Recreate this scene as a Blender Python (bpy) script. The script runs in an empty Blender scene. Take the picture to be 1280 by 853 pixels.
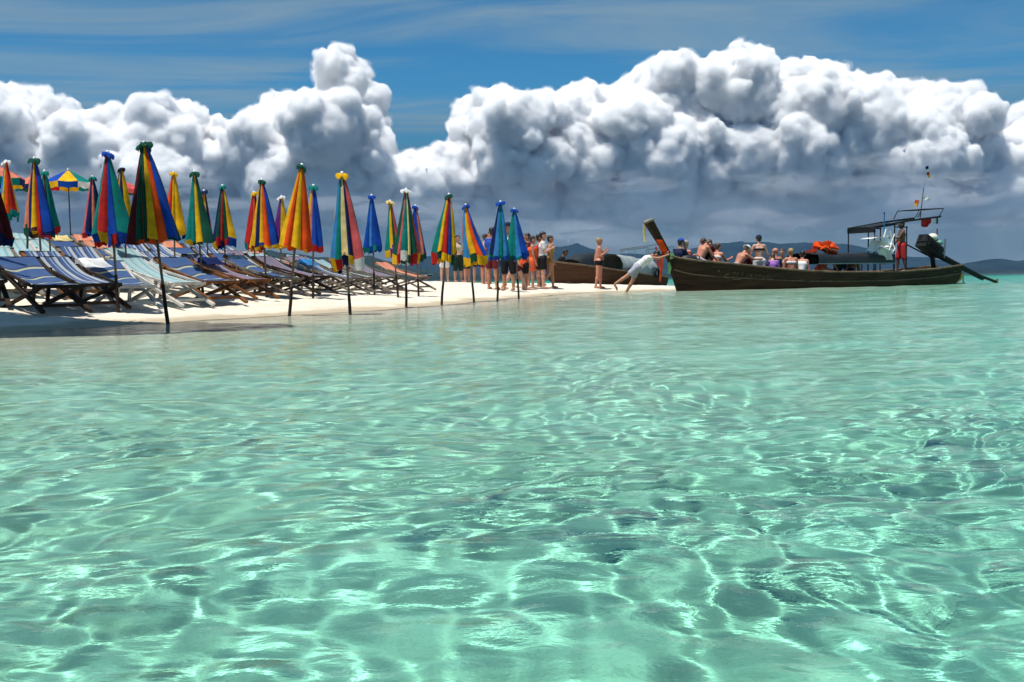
import bpy, math, random, numpy as np, openvdb
from mathutils import Vector, Matrix
R = math.radians
sc = bpy.context.scene
COL = sc.collection
# ------------------------------------------------------------------ camera
F = 1244.4; CX = 640.0; CY = 426.5; CAMZ = 0.52
PITCH, ROLL = R(-3.747), R(-0.75)
cam = bpy.data.objects.new('camera', bpy.data.cameras.new('camera')); COL.objects.link(cam); sc.camera = cam
cam.data.lens = 35.0; cam.data.sensor_width = 36.0; cam.data.clip_start = 0.05; cam.data.clip_end = 60000
CAMM = Matrix.Rotation(R(90) + PITCH, 4, 'X') @ Matrix.Rotation(ROLL, 4, 'Z')
cam.matrix_world = Matrix.Translation((0, 0, CAMZ)) @ CAMM
# ------------------------------------------------------------------ sun, sky, exposure
SUN_EL = 73.0
sun = bpy.data.objects.new('sun', bpy.data.lights.new('sun', 'SUN')); COL.objects.link(sun)
sun.data.energy = 5.0; sun.data.angle = R(0.53); sun.data.color = (1.0, 0.965, 0.90)
sun.rotation_euler = (0, R(-(90 - SUN_EL)), R(42))
sun.data.cycles.is_caustics_light = True
sc.view_settings.view_transform = 'Standard'; sc.view_settings.look = 'None'
sc.view_settings.exposure = 0.15; sc.view_settings.gamma = 1.0; sc.view_settings.use_curve_mapping = False
cy = sc.cycles
cy.use_denoising = True; cy.max_bounces = 28; cy.diffuse_bounces = 3; cy.glossy_bounces = 4
cy.transmission_bounces = 8; cy.transparent_max_bounces = 12; cy.volume_bounces = 22; cy.use_adaptive_sampling = True; cy.adaptive_threshold = .02
cy.caustics_refractive = True; cy.caustics_reflective = False; cy.sample_clamp_indirect = 6.0
W = bpy.data.worlds.new('World'); sc.world = W; W.use_nodes = True

class NG:
    """small helper for writing node trees as expressions"""
    def __init__(s, tree): s.t = tree; s.n = tree.nodes; s.l = tree.links
    def put(s, sock, v):
        if isinstance(v, bpy.types.NodeSocket): s.l.new(v, sock)
        elif v is not None: sock.default_value = v
    def math(s, op, a, b=None, c=None, clamp=False):
        n = s.n.new('ShaderNodeMath'); n.operation = op; n.use_clamp = clamp
        for i, v in enumerate((a, b, c)): s.put(n.inputs[i], v) if v is not None else None
        return n.outputs[0]
    def vmath(s, op, a, b=None):
        n = s.n.new('ShaderNodeVectorMath'); n.operation = op
        s.put(n.inputs[0], a)
        if b is not None: s.put(n.inputs[1], b)
        return n.outputs[0]
    def mix(s, f, a, b, mode='MIX'):
        n = s.n.new('ShaderNodeMix'); n.data_type = 'RGBA'; n.blend_type = mode
        s.put(n.inputs[0], f); s.put(n.inputs[6], a); s.put(n.inputs[7], b); return n.outputs[2]
    def noise(s, vec, scale, detail=4, rough=.5, dist=0.0):
        n = s.n.new('ShaderNodeTexNoise'); s.put(n.inputs['Vector'], vec)
        n.inputs['Scale'].default_value = scale; n.inputs['Detail'].default_value = detail
        n.inputs['Roughness'].default_value = rough; n.inputs['Distortion'].default_value = dist
        return n.outputs['Fac']
    def ramp(s, f, pts, interp='LINEAR'):
        n = s.n.new('ShaderNodeValToRGB'); n.color_ramp.interpolation = interp
        e = n.color_ramp.elements
        while len(e) > 1: e.remove(e[-1])
        for i, (p, c) in enumerate(pts):
            q = e[0] if i == 0 else e.new(p)
            q.position = p; q.color = (c[0], c[1], c[2], 1) if not isinstance(c, (int, float)) else (c, c, c, 1)
        s.put(n.inputs[0], f); return n.outputs[0]
    def smooth(s, v, a, b, c=0.0, d=1.0):
        n = s.n.new('ShaderNodeMapRange'); n.interpolation_type = 'SMOOTHSTEP'
        s.put(n.inputs[0], v)
        for i, x in enumerate((a, b, c, d)): n.inputs[i + 1].default_value = x
        return n.outputs[0]
    def sep(s, v):
        n = s.n.new('ShaderNodeSeparateXYZ'); s.put(n.inputs[0], v); return n.outputs
    def comb(s, x, y, z):
        n = s.n.new('ShaderNodeCombineXYZ')
        for i, v in enumerate((x, y, z)): s.put(n.inputs[i], v)
        return n.outputs[0]

def build_world():
    g = NG(W.node_tree); bg = g.n['Background']
    sky = g.n.new('ShaderNodeTexSky'); sky.sky_type = 'NISHITA'; sky.sun_disc = False
    sky.sun_elevation = R(SUN_EL); sky.sun_rotation = R(-132)
    sky.air_density = 1.0; sky.dust_density = 0.2; sky.ozone_density = 2.5; sky.altitude = 0
    deep = g.mix(1.0, sky.outputs[0], (0.185, 0.53, 0.68, 1), 'MULTIPLY')
    tc = g.n.new('ShaderNodeTexCoord'); d = tc.outputs['Generated']
    x, y, z = g.sep(d)
    zc = g.math('MAXIMUM', z, 0.015)
    pl = g.comb(g.math('DIVIDE', x, zc), g.math('DIVIDE', y, zc), 0.0)
    # thin high cirrus streaks
    st = g.vmath('MULTIPLY', pl, (0.34, 1.0, 1.0))
    n1 = g.noise(st, 1.1, 8, .57, 1.0); n2 = g.noise(pl, .35, 3, .5)
    cir = g.math('MULTIPLY', g.smooth(n1, .38, .68), g.smooth(n2, .26, .52, .25, 1), clamp=True)
    cirf = g.math('MULTIPLY', cir, g.smooth(z, .03, .12, 0, .70))
    c1 = g.mix(cirf, deep, (2.1, 2.85, 3.2, 1))
    # distant grey-blue rain haze and soft far cloud towards the horizon
    n3 = g.noise(g.vmath('MULTIPLY', d, (7.0, 7.0, 26.0)), 1.0, 6, .55)
    band = g.smooth(z, .20, .035)
    low = g.mix(g.smooth(n3, .46, .66), (0.38, 0.68, 0.80, 1), (1.3, 1.6, 1.7, 1))
    c2 = g.mix(g.math('MULTIPLY', band, .93), c1, low)
    g.l.new(c2, bg.inputs[0]); bg.inputs[1].default_value = 0.12
build_world()

# ------------------------------------------------------------------ pixel geometry (plan of the place from the photograph)
def ray(px, py):
    return (CAMM.to_3x3() @ Vector(((px - CX) / F, -(py - CY) / F, -1.0)))
def at(px, py, depth):
    r = ray(px, py); k = depth / r.y
    return Vector((r.x * k, depth, CAMZ + r.z * k))
def gx(px, depth):
    return at(px, 360, depth).x

# ------------------------------------------------------------------ materials
MATS = {}
def mat(name, col, rough=.7, var=.0, scale=8.0, bump=0.0, bscale=40.0, metal=0.0, transl=0.0, col2=None, stretch=None):
    if name in MATS: return MATS[name]
    m = bpy.data.materials.new(name); m.use_nodes = True; g = NG(m.node_tree)
    b = g.n['Principled BSDF']; b.inputs['Roughness'].default_value = rough; b.inputs['Metallic'].default_value = metal
    if rough >= .7: b.inputs['Specular IOR Level'].default_value = .2
    c = (*col, 1)
    tc = g.n.new('ShaderNodeTexCoord'); v = tc.outputs['Object']
    if stretch: v = g.vmath('MULTIPLY', v, stretch)
    if var > 0 or col2:
        n = g.noise(v, scale, 5, .6)
        lo = tuple(x * (1 - var) for x in col); hi = tuple(min(1, x * (1 + var * .6)) for x in col)
        if col2: lo = col2; hi = col
        c = g.ramp(n, [(.32, lo), (.68, hi)])
    g.put(b.inputs['Base Color'], c)
    if bump > 0:
        bn = g.n.new('ShaderNodeBump'); bn.inputs['Strength'].default_value = bump; bn.inputs['Distance'].default_value = .01
        g.put(bn.inputs['Height'], g.noise(v, bscale, 4, .6)); g.l.new(bn.outputs[0], b.inputs['Normal'])
    if transl > 0:
        tr = g.n.new('ShaderNodeBsdfTranslucent'); g.put(tr.inputs[0], c)
        mx = g.n.new('ShaderNodeMixShader'); mx.inputs[0].default_value = transl
        g.l.new(b.outputs[0], mx.inputs[1]); g.l.new(tr.outputs[0], mx.inputs[2])
        g.l.new(mx.outputs[0], g.n['Material Output'].inputs[0])
    MATS[name] = m; return m
PAL = dict(red=(.50, .018, .015), orange=(.80, .085, .008), yellow=(.78, .44, .008), blue=(.004, .060, .38), navy=(.005, .014, .085),
    teal=(.0, .20, .17), green=(.004, .075, .045), cream=(.80, .62, .26), pink=(.62, .10, .10), white=(.78, .77, .74),
    lblue=(.035, .22, .50), purple=(.13, .02, .20), maroon=(.10, .008, .010), salmon=(.62, .20, .12), lime=(.25, .55, .22),
    black=(.008, .008, .010), grey=(.22, .22, .22), gold=(.45, .24, .03), brown=(.10, .045, .02))
def cloth(c): return mat('cloth_' + c, PAL[c], .85, .34, 5.0, .35, 18, transl=.22)
def wood(name, a, b): return mat('wood_' + name, a, .75, col2=b, scale=6, bump=.4, bscale=30, stretch=(1, 1, .25))
WOODS = dict(dark=wood('dark', (.040, .023, .014), (.012, .008, .006)), white=wood('white', (.62, .60, .55), (.34, .31, .27)),
    brown=wood('brown', (.22, .085, .025), (.09, .034, .012)), grey=wood('grey', (.22, .18, .14), (.09, .075, .06)))

# ------------------------------------------------------------------ mesh helpers
def tag(o, label=None, cat=None, group=None, kind=None):
    if label: o['label'] = label
    if cat: o['category'] = cat
    if group: o['group'] = group
    if kind: o['kind'] = kind
    return o
def empty(name, loc, rot=(0, 0, 0)):
    o = bpy.data.objects.new(name, None); COL.objects.link(o); o.location = loc; o.rotation_euler = rot; o.empty_display_size = .1
    return o
def raw_mesh(name, v, f, m=None, parent=None, smooth=True, uv=None):
    """v (n,3) array, f (k,4) or (k,3) array"""
    v = np.asarray(v, np.float32); f = np.asarray(f, np.int32); k = f.shape[1]
    me = bpy.data.meshes.new(name); me.vertices.add(len(v)); me.vertices.foreach_set('co', v.ravel())
    me.loops.add(f.size); me.loops.foreach_set('vertex_index', f.ravel())
    me.polygons.add(len(f)); me.polygons.foreach_set('loop_start', np.arange(0, f.size, k, dtype=np.int32))
    me.update(calc_edges=True)
    if smooth: me.polygons.foreach_set('use_smooth', np.ones(len(f), bool))
    if uv is not None:
        l = me.uv_layers.new(name='UVMap'); l.data.foreach_set('uv', np.asarray(uv, np.float32)[f.ravel()].ravel())
    o = bpy.data.objects.new(name, me); COL.objects.link(o)
    if m: me.materials.append(m)
    if parent: o.parent = parent
    return o
def grid_faces(ny, nx):
    i = np.arange(ny * nx).reshape(ny, nx)
    return np.stack([i[:-1, :-1], i[:-1, 1:], i[1:, 1:], i[1:, :-1]], -1).reshape(-1, 4)
class MB:
    def __init__(s): s.v = []; s.f = []; s.sm = []
    def add(s, vs, fs, smooth=False):
        o = len(s.v); s.v += [tuple(p) for p in vs]; s.f += [tuple(i + o for i in f) for f in fs]; s.sm += [smooth] * len(fs); return s
    def box(s, c, d, rot=None):
        M = rot or Matrix.Identity(3); vs = []
        for x in (-.5, .5):
            for y in (-.5, .5):
                for z in (-.5, .5): vs.append(Vector(c) + M @ Vector((x * d[0], y * d[1], z * d[2])))
        return s.add(vs, [(0, 1, 3, 2), (4, 6, 7, 5), (0, 4, 5, 1), (2, 3, 7, 6), (0, 2, 6, 4), (1, 5, 7, 3)])
    def beam(s, p, q, w, h, up=(0, 0, 1)):
        p, q = Vector(p), Vector(q); z = (q - p); L = z.length; z.normalize()
        x = z.cross(Vector(up));
        if x.length < 1e-4: x = z.cross(Vector((1, 0, 0)))
        x.normalize(); y = z.cross(x)
        M = Matrix((x, y, z)).transposed()
        return s.box((p + q) / 2, (w, h, L), M)
    def tube(s, pts, rad, n=8, caps=True):
        pts = [Vector(p) for p in pts]; m = len(pts)
        if not hasattr(rad, '__len__'): rad = [rad] * m
        rings = []
        for i, p in enumerate(pts):
            t = (pts[min(i + 1, m - 1)] - pts[max(i - 1, 0)]).normalized()
            a = t.cross(Vector((.123, .3, 1))).normalized(); b = t.cross(a)
            rings += [p + (a * math.cos(2 * math.pi * k / n) + b * math.sin(2 * math.pi * k / n)) * rad[i] for k in range(n)]
        fs = [(i * n + k, i * n + (k + 1) % n, (i + 1) * n + (k + 1) % n, (i + 1) * n + k) for i in range(m - 1) for k in range(n)]
        s.add(rings, fs, True)
        if caps: s.add(rings[:n], [tuple(range(n))[::-1]]); s.add(rings[-n:], [tuple(range(n))])
        return s
    def lathe(s, prof, n=16, c=(0, 0, 0), M=None):
        c = Vector(c); vs = []
        for (r, z) in prof:
            for k in range(n):
                a = 2 * math.pi * k / n; p = Vector((r * math.cos(a), r * math.sin(a), z)); vs.append(c + (M @ p if M else p))
        m = len(prof)
        return s.add(vs, [(i * n + k, i * n + (k + 1) % n, (i + 1) * n + (k + 1) % n, (i + 1) * n + k) for i in range(m - 1) for k in range(n)], True)
    def ball(s, c, r, n=10, sq=(1, 1, 1)):
        prof = [(max(1e-3, r * math.sin(math.pi * i / n)), -r * math.cos(math.pi * i / n)) for i in range(n + 1)]
        return s.lathe(prof, n + 2, c, Matrix.Diagonal(sq))
    def torus(s, c, r, t, M=None, n=20, k=8):
        c = Vector(c); vs = []
        for i in range(n):
            a = 2 * math.pi * i / n
            for j in range(k):
                b = 2 * math.pi * j / k; p = Vector(((r + t * math.cos(b)) * math.cos(a), (r + t * math.cos(b)) * math.sin(a), t * math.sin(b)))
                vs.append(c + (M @ p if M else p))
        return s.add(vs, [(i * k + j, ((i + 1) % n) * k + j, ((i + 1) % n) * k + (j + 1) % k, i * k + (j + 1) % k) for i in range(n) for j in range(k)], True)
    def build(s, name, m, parent=None):
        me = bpy.data.meshes.new(name); me.from_pydata(s.v, [], s.f); me.update()
        me.polygons.foreach_set('use_smooth', s.sm)
        o = bpy.data.objects.new(name, me); COL.objects.link(o)
        if m: me.materials.append(m)
        if parent: o.parent = parent
        return o

# value noise for numpy
def vnoise2(x, y, seed=0):
    r = np.random.RandomState(seed); T = r.rand(256, 256)
    xi = np.floor(x).astype(int); yi = np.floor(y).astype(int); xf = x - xi; yf = y - yi
    u = xf * xf * (3 - 2 * xf); w = yf * yf * (3 - 2 * yf)
    a = T[xi & 255, yi & 255]; b = T[(xi + 1) & 255, yi & 255]; c = T[xi & 255, (yi + 1) & 255]; d = T[(xi + 1) & 255, (yi + 1) & 255]
    return (a * (1 - u) + b * u) * (1 - w) + (c * (1 - u) + d * u) * w - .5

# ------------------------------------------------------------------ terrain: sand spit and sea bed
SPIT = np.array([(-200, -60), (-30, 1), (-12, 6.2), (-8, 8.2), (-5.15, 10.1), (-4.3, 12.1), (-3.4, 13.8), (-2.5, 15.4), (-1.3, 18.2), (-.1, 22.6),
    (1.4, 27.4), (2.9, 30.2), (5.0, 31.4), (6.6, 32.6), (7.0, 34), (5.5, 37), (0, 43), (-6, 50), (-20, 60), (-200, 120)], float)
def shore_dist(x, y):
    x = np.asarray(x, float); y = np.asarray(y, float)
    d = np.full(x.shape, 1e9); ins = np.zeros(x.shape, bool); n = len(SPIT)
    for i in range(n):
        a = SPIT[i]; b = SPIT[(i + 1) % n]; e = b - a; L = e @ e
        t = np.clip(((x - a[0]) * e[0] + (y - a[1]) * e[1]) / L, 0, 1)
        d = np.minimum(d, np.hypot(x - a[0] - t * e[0], y - a[1] - t * e[1]))
        c = ((a[1] > y) != (b[1] > y)); xx = (b[0] - a[0]) * (y - a[1]) / (b[1] - a[1] + 1e-12) + a[0]
        ins ^= (c & (x < xx))
    return np.where(ins, d, -d)
def ground(x, y, fine=True):
    x = np.asarray(x, float); y = np.asarray(y, float)
    s = shore_dist(x, y)
    left = 1 / (1 + np.exp((x + 4.5 + (y - 20) * .10) / 1.6))
    cap = .24 + 1.3 * left
    sp_ = np.maximum(s, 0); hi = cap * np.tanh((.075 * sp_ * (1 - left) + .070 * sp_ ** 1.2 * left) / cap)
    q = np.maximum(-s, 0)
    far = np.clip((np.hypot(x * .55, y) - 66) / 120, 0, 1)
    lo = -(1.02 * (1 - np.exp(-q / 12.5)) + .40 * (1 - np.exp(-np.maximum(q - 9, 0) / 18)) + 38.0 * far * far * (3 - 2 * far))
    z = np.where(s > 0, hi, lo)
    if fine:
        k = np.clip(1.2 - np.hypot(x, y) / 90, 0, 1)
        z = z + k * (.05 * vnoise2(x * .8, y * .8, 3) + .03 * vnoise2(x * 2.3, y * 2.3, 4)) * np.clip(.35 + np.abs(s) * .3, 0, 1)
        z = z + k * np.where(s > .4, .034 * vnoise2(x * 6, y * 6, 5), 0)
    return z
def gnd(x, y): return float(ground(np.array([x]), np.array([y]))[0])

def persp_rows(near, far, n, tail):
    a = near * (far / near) ** np.linspace(0, 1, n)
    return np.concatenate([np.linspace(-5, near, 26)[:-1], a, far * (tail / far) ** np.linspace(0, 1, 24)[1:]])
def sand_material():
    m = bpy.data.materials.new('sand'); m.use_nodes = True; g = NG(m.node_tree); b = g.n['Principled BSDF']
    geo = g.n.new('ShaderNodeNewGeometry'); p = geo.outputs['Position']; z = g.sep(p)[2]
    n = g.noise(p, 1.6, 6, .6); n2 = g.noise(p, 60, 3, .6)
    dry = g.ramp(n, [(.3, (.68, .59, .46)), (.7, (.82, .75, .63))])
    wet = g.ramp(n, [(.3, (.66, .57, .42)), (.7, (.78, .70, .55))])
    wv = g.math('ADD', z, g.math('MULTIPLY', g.math('SUBTRACT', g.noise(p, .9, 4, .55), .5), .10))
    c = g.mix(g.smooth(wv, .02, .075), wet, dry)
    damp = g.math('MULTIPLY', g.smooth(z, -.035, .005), g.math('SUBTRACT', 1.0, g.smooth(wv, .012, .05)))
    c = g.mix(g.math('MULTIPLY', damp, .75), c, (.36, .29, .19, 1))
    c = g.mix(g.math('MULTIPLY', n2, .18), c, (.40, .32, .22, 1))
    g.l.new(c, b.inputs['Base Color']); b.inputs['Roughness'].default_value = .95; b.inputs['Specular IOR Level'].default_value = .15
    bn = g.n.new('ShaderNodeBump'); bn.inputs['Strength'].default_value = .8; bn.inputs['Distance'].default_value = .05
    g.put(bn.inputs['Height'], g.math('ADD', g.noise(p, 7, 5, .6), g.math('MULTIPLY', n2, .25))); g.l.new(bn.outputs[0], b.inputs['Normal'])
    return m
def build_ground():
    yy = persp_rows(1.0, 160, 470, 5000); nx = 400
    u = np.linspace(-1, 1, nx); u = u * (.55 + .45 * np.abs(u))
    X = u[None, :] * (np.maximum(yy, 1) * 1.25 + 5)[:, None]; Y = np.repeat(yy[:, None], nx, 1)
    Z = ground(X, Y)
    o = raw_mesh('ground', np.stack([X, Y, Z], -1).reshape(-1, 3), grid_faces(len(yy), nx), sand_material())
    tag(o, 'pale sand spit running down under the clear water', kind='structure'); o.cycles.is_caustics_receiver = True
build_ground()

# ------------------------------------------------------------------ water
def wave_height(x, y, s):
    r = np.random.RandomState(11); d = np.hypot(x, y)
    wx = x + .22 * vnoise2(x * .9, y * .9, 21) * 2; wy = y + .22 * vnoise2(x * .9 + 40, y * .9, 22) * 2
    h = np.zeros_like(x)
    calm = np.clip(-s / 5.0, .10, 1)
    gust = .80 + .40 * vnoise2(x * .35, y * .35, 23)
    for i in range(96):
        lam = .09 * (2.4 / .09) ** (r.rand() ** 1.1); th = r.normal(-1.3, .75); k = 2 * np.pi / lam
        a = .0019 * lam ** .76 * (.6 + .8 * r.rand()); fade = np.clip(lam / (d * .0125) - 1, 0, 1)
        h += a * fade * np.sin(k * (wx * np.cos(th) + wy * np.sin(th)) + r.rand() * 6.283)
    for lam, th, a in ((4.1, -.9, .010), (6.3, -.4, .014), (9.0, -1.3, .016)):
        h += a * np.sin(2 * np.pi / lam * (wx * np.cos(th) + wy * np.sin(th)) + lam)
    return h * calm * gust
def build_water():
    yy = persp_rows(.8, 150, 900, 5000); nx = 640
    u = np.linspace(-1, 1, nx)
    X = u[None, :] * (np.maximum(yy, .8) * .66 + .9)[:, None]; X = X + (np.sign(X) * np.maximum(np.abs(u) - .93, 0)[None, :] * 12) * (1 + np.maximum(yy, 0) * .4)[:, None]
    Y = np.repeat(yy[:, None], nx, 1)
    s = shore_dist(X, Y); Z = wave_height(X, Y, s)
    dep = np.maximum(.02, -ground(X, Y, False))
    m = bpy.data.materials.new('sea_water'); m.use_nodes = True; g = NG(m.node_tree); g.n.clear()
    out = g.n.new('ShaderNodeOutputMaterial')
    geo = g.n.new('ShaderNodeNewGeometry'); pos = g.vmath('MULTIPLY', geo.outputs['Position'], (1, 1, 0))
    dist = g.vmath('LENGTH', pos) if False else None
    w1 = g.noise(g.vmath('MULTIPLY', pos, (.7, 1.0, 1)), 13.0, 4, .6, .3); w2 = g.noise(g.vmath('MULTIPLY', pos, (.5, 1.0, 1)), 3.4, 3, .58, .3)
    bn = g.n.new('ShaderNodeBump'); bn.inputs['Strength'].default_value = 1.0; bn.inputs['Distance'].default_value = 1.0
    g.put(bn.inputs['Height'], g.math('ADD', g.math('MULTIPLY', w1, .0022), g.math('MULTIPLY', w2, .012)))
    at_ = g.n.new('ShaderNodeAttribute'); at_.attribute_name = 'depth'; d = at_.outputs['Fac']
    tint = g.comb(g.math('POWER', .38, d), g.math('POWER', .98, d), g.math('POWER', .925, d))
    rf = g.n.new('ShaderNodeBsdfRefraction'); rf.inputs['IOR'].default_value = 1.33; rf.inputs['Roughness'].default_value = 0; g.l.new(tint, rf.inputs['Color']); g.l.new(bn.outputs[0], rf.inputs['Normal'])
    gl = g.n.new('ShaderNodeBsdfGlossy'); gl.inputs['Roughness'].default_value = .03; gl.inputs['Color'].default_value = (1, 1, 1, 1); g.l.new(bn.outputs[0], gl.inputs['Normal'])
    fr = g.n.new('ShaderNodeFresnel'); fr.inputs['IOR'].default_value = 1.27; g.l.new(bn.outputs[0], fr.inputs['Normal'])
    mx = g.n.new('ShaderNodeMixShader'); g.l.new(g.math('MULTIPLY', fr.outputs[0], .58), mx.inputs[0]); g.l.new(rf.outputs[0], mx.inputs[1]); g.l.new(gl.outputs[0], mx.inputs[2])
    g.l.new(mx.outputs[0], out.inputs[0])
    o = raw_mesh('sea', np.stack([X, Y, Z], -1).reshape(-1, 3), grid_faces(len(yy), nx), m)
    a = o.data.attributes.new('depth', 'FLOAT', 'POINT'); a.data.foreach_set('value', dep.astype(np.float32).ravel())
    tag(o, 'clear turquoise sea rippling over pale sand', kind='structure'); o.cycles.is_caustics_caster = True
build_water()

# ------------------------------------------------------------------ far hills
def hill(name, pts, dist, depth, label, col, seed, rough=1.0):
    m = mat('forest_' + name, col, .95, col2=tuple(c * .45 for c in col), scale=.012, bump=1.0, bscale=.03)  # albedo lowered: cloud shadow over the hills is put into the forest colour
    px = np.array([p[0] for p in pts], float); py = np.array([p[1] for p in pts], float)
    nx, ny = 260, 26
    P = np.linspace(px[0], px[-1], nx); H = []
    for p in P:
        q = at(p, float(np.interp(p, px, py)), dist); H.append((q.x, max(q.z, 0)))
    H = np.array(H); t = np.linspace(-1, 1, ny)
    X = np.repeat(H[:, 0][None, :], ny, 0); Y = dist + t[:, None] * depth + 0 * X
    X = X * (Y / dist)
    prof = np.clip(1 - np.abs(t) ** 1.3, 0, 1)[:, None]
    nn = vnoise2(X / 90, Y / 120, seed) + .5 * vnoise2(X / 34, Y / 40, seed + 1) + .22 * vnoise2(X / 12, Y / 14, seed + 2)
    Z = H[:, 1][None, :] * prof * (1 + .28 * nn * rough * (1 - prof * .75)) + 6 * nn * prof * rough - 2
    o = raw_mesh('hill', np.stack([X, Y, Z], -1).reshape(-1, 3), grid_faces(ny, nx), m)
    tag(o, label, kind='structure')
hill('ridge', [(500, 343), (520, 322), (560, 315), (620, 313), (660, 310), (700, 308), (722, 303), (742, 309), (762, 315), (800, 317), (835, 315), (870, 309), (905, 304), (945, 302), (990, 301),
    (1020, 304), (1060, 306), (1090, 312), (1120, 318), (1160, 322), (1200, 331), (1215, 336)], 3600, 420, 'long blue ridge far across the sea', (.014, .034, .034), 31)
hill('island', [(240, 349), (275, 330), (310, 317), (340, 313), (372, 317), (420, 322), (446, 321), (463, 318), (482, 324), (508, 331), (545, 339), (600, 341), (640, 344)], 2100, 260, 'dark wooded island behind the deck chairs', (.016, .036, .022), 41)
hill('cape', [(1150, 337), (1185, 331), (1215, 328), (1235, 325), (1250, 323), (1275, 325), (1300, 322), (1340, 318), (1420, 330), (1460, 335)], 3000, 300, 'low wooded cape beyond the stern of the boat', (.014, .032, .026), 51)

# ------------------------------------------------------------------ cumulus bank (real lumps of scattering vapour, 8 km away)
def build_clouds():
    D = 8000.0; S = D / F; rng = np.random.RandomState(7)
    top = [(-330, 150), (-260, 95), (-200, 110), (-120, 84), (-60, 118), (0, 102), (40, 106), (75, 100), (105, 112), (118, 152), (150, 130), (165, 118), (200, 122), (235, 112), (252, 116),
        (275, 136), (310, 118), (340, 102), (385, 95), (400, 78), (440, 57), (465, 60), (478, 95), (484, 140), (492, 178), (520, 182), (556, 176), (566, 112), (600, 95), (628, 97), (660, 110),
        (690, 108), (712, 85), (740, 100), (770, 100), (800, 75), (840, 57), (862, 70), (890, 80), (905, 55), (925, 46), (968, 48), (985, 68), (1010, 60), (1065, 65), (1085, 90), (1130, 90),
        (1160, 100), (1195, 96), (1214, 92), (1222, 140), (1240, 166), (1265, 150), (1280, 136), (1330, 105), (1400, 88), (1480, 120), (1600, 150)]
    tx = np.array([t[0] for t in top], float); ty = np.array([t[1] for t in top], float)
    BASE = 274.0; sp = []; xs_ = np.arange(-340, 1600); tops = np.interp(xs_, tx, ty) + 7; tries = 0
    while len(sp) < 1250 and tries < 60000:
        tries += 1
        x = rng.uniform(-325, 1585); yt = np.interp(x, xs_, tops); f = rng.rand() ** 1.25; y = yt + 6 + f * (BASE - yt - 4)
        r = min(46.0, 9.5 * rng.uniform(.0001, 1) ** -.55) * (.75 + .5 * f)
        k0, k1 = int(x - r) + 340, int(x + r) + 341
        if (y - tops[max(k0, 0):k1]).min() < r * .72: continue
        f = (y - yt) / (262 - yt)
        dep = 34 - 82 * math.sin(max(0.0, min(1, f / .98)) ** 1.35 * math.pi) ** .8 + 105 * float(vnoise2(np.array([x / 95]), np.array([y / 170]), 65)[0]) + rng.normal(0, 9)
        sp.append((x, dep, 345 - y, r))
    x = -325.0
    while x < 1585:   # body of the bank behind the lobes
        r = rng.uniform(13, 22); k0 = int(x - r * .8) + 340; y = tops[max(k0, 0):int(x + r * .8) + 341].max() + r * .75 + rng.uniform(0, 10)
        while y < BASE:
            sp.append((x + rng.normal(0, 4), 52 + rng.normal(0, 12), 345 - y, r)); y += r * rng.uniform(.7, 1.1); r = min(34, r * rng.uniform(1.0, 1.25))
        x += rng.uniform(11, 17)
    L1 = np.array(sp)
    def kids(P, n, lo, hi, out):
        res = []
        for c in P:
            v = rng.normal(size=(n, 3)); v[:, 2] = np.abs(v[:, 2]) * .8 + v[:, 2] * .2; v[:, 1] -= .3
            v /= np.linalg.norm(v, axis=1)[:, None]
            res.append(np.column_stack([c[None, :3] + v * (c[3] * out), c[3] * rng.uniform(lo, hi, n)]))
        return np.concatenate(res)
    L2 = kids(L1, 8, .26, .58, .76); L3 = kids(L2, 8, .22, .48, .86); L3 = L3[L3[:, 3] > 1.6]
    vox = 1.8; x0, x1, y0, y1, z0, z1 = -380, 1650, -150, 130, 50, 322
    nx, ny, nz = int((x1 - x0) / vox), int((y1 - y0) / vox), int((z1 - z0) / vox)
    A = np.full((nx, ny, nz), 6., np.float32)
    gX = np.arange(nx) * vox + x0; gY = np.arange(ny) * vox + y0; gZ = np.arange(nz) * vox + z0
    for P in (L1, L2, L3):
        for c in P:
            m = c[3] + 5
            a = [max(0, int((c[i] - m - q) / vox)) for i, q in enumerate((x0, y0, z0))]
            b = [min(k, int((c[i] + m - q) / vox) + 2) for i, (q, k) in enumerate(((x0, nx), (y0, ny), (z0, nz)))]
            if any(q <= p for p, q in zip(a, b)): continue
            d = np.sqrt((gX[a[0]:b[0], None, None] - c[0]) ** 2 + (gY[None, a[1]:b[1], None] - c[1]) ** 2 + (gZ[None, None, a[2]:b[2]] - c[2]) ** 2) - c[3]
            V = A[a[0]:b[0], a[1]:b[1], a[2]:b[2]]; np.minimum(V, d.astype(np.float32), out=V)
    def lat(sp_, seed):
        q = np.random.RandomState(seed).rand(nx // sp_ + 3, ny // sp_ + 3, nz // sp_ + 3).astype(np.float32) - .5
        for ax, n_ in ((0, nx), (1, ny), (2, nz)):
            i = np.arange(n_) / sp_; k = i.astype(int); f_ = (i - k).astype(np.float32); f_ = f_ * f_ * (3 - 2 * f_)
            sh = [1, 1, 1]; sh[ax] = n_; f_ = f_.reshape(sh); q = np.take(q, k, ax) * (1 - f_) + np.take(q, k + 1, ax) * f_
        return q
    base = 345 - BASE + 30 * vnoise2(gX[:, None] / 70, gY[None, :] / 70, 63) + 12 * vnoise2(gX[:, None] / 25, gY[None, :] / 25, 61)
    far_ = A >= 5.8; A += 8.0 * lat(12, 71) + 5.0 * lat(5, 72) + 2.6 * lat(2, 73); A = np.maximum(A, ((base[:, :, None] - gZ[None, None, :]) * .5).astype(np.float32)); A[far_] = 6.0
    wis = 7.0 * lat(7, 74) + 4.5 * lat(3, 75)
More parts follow.
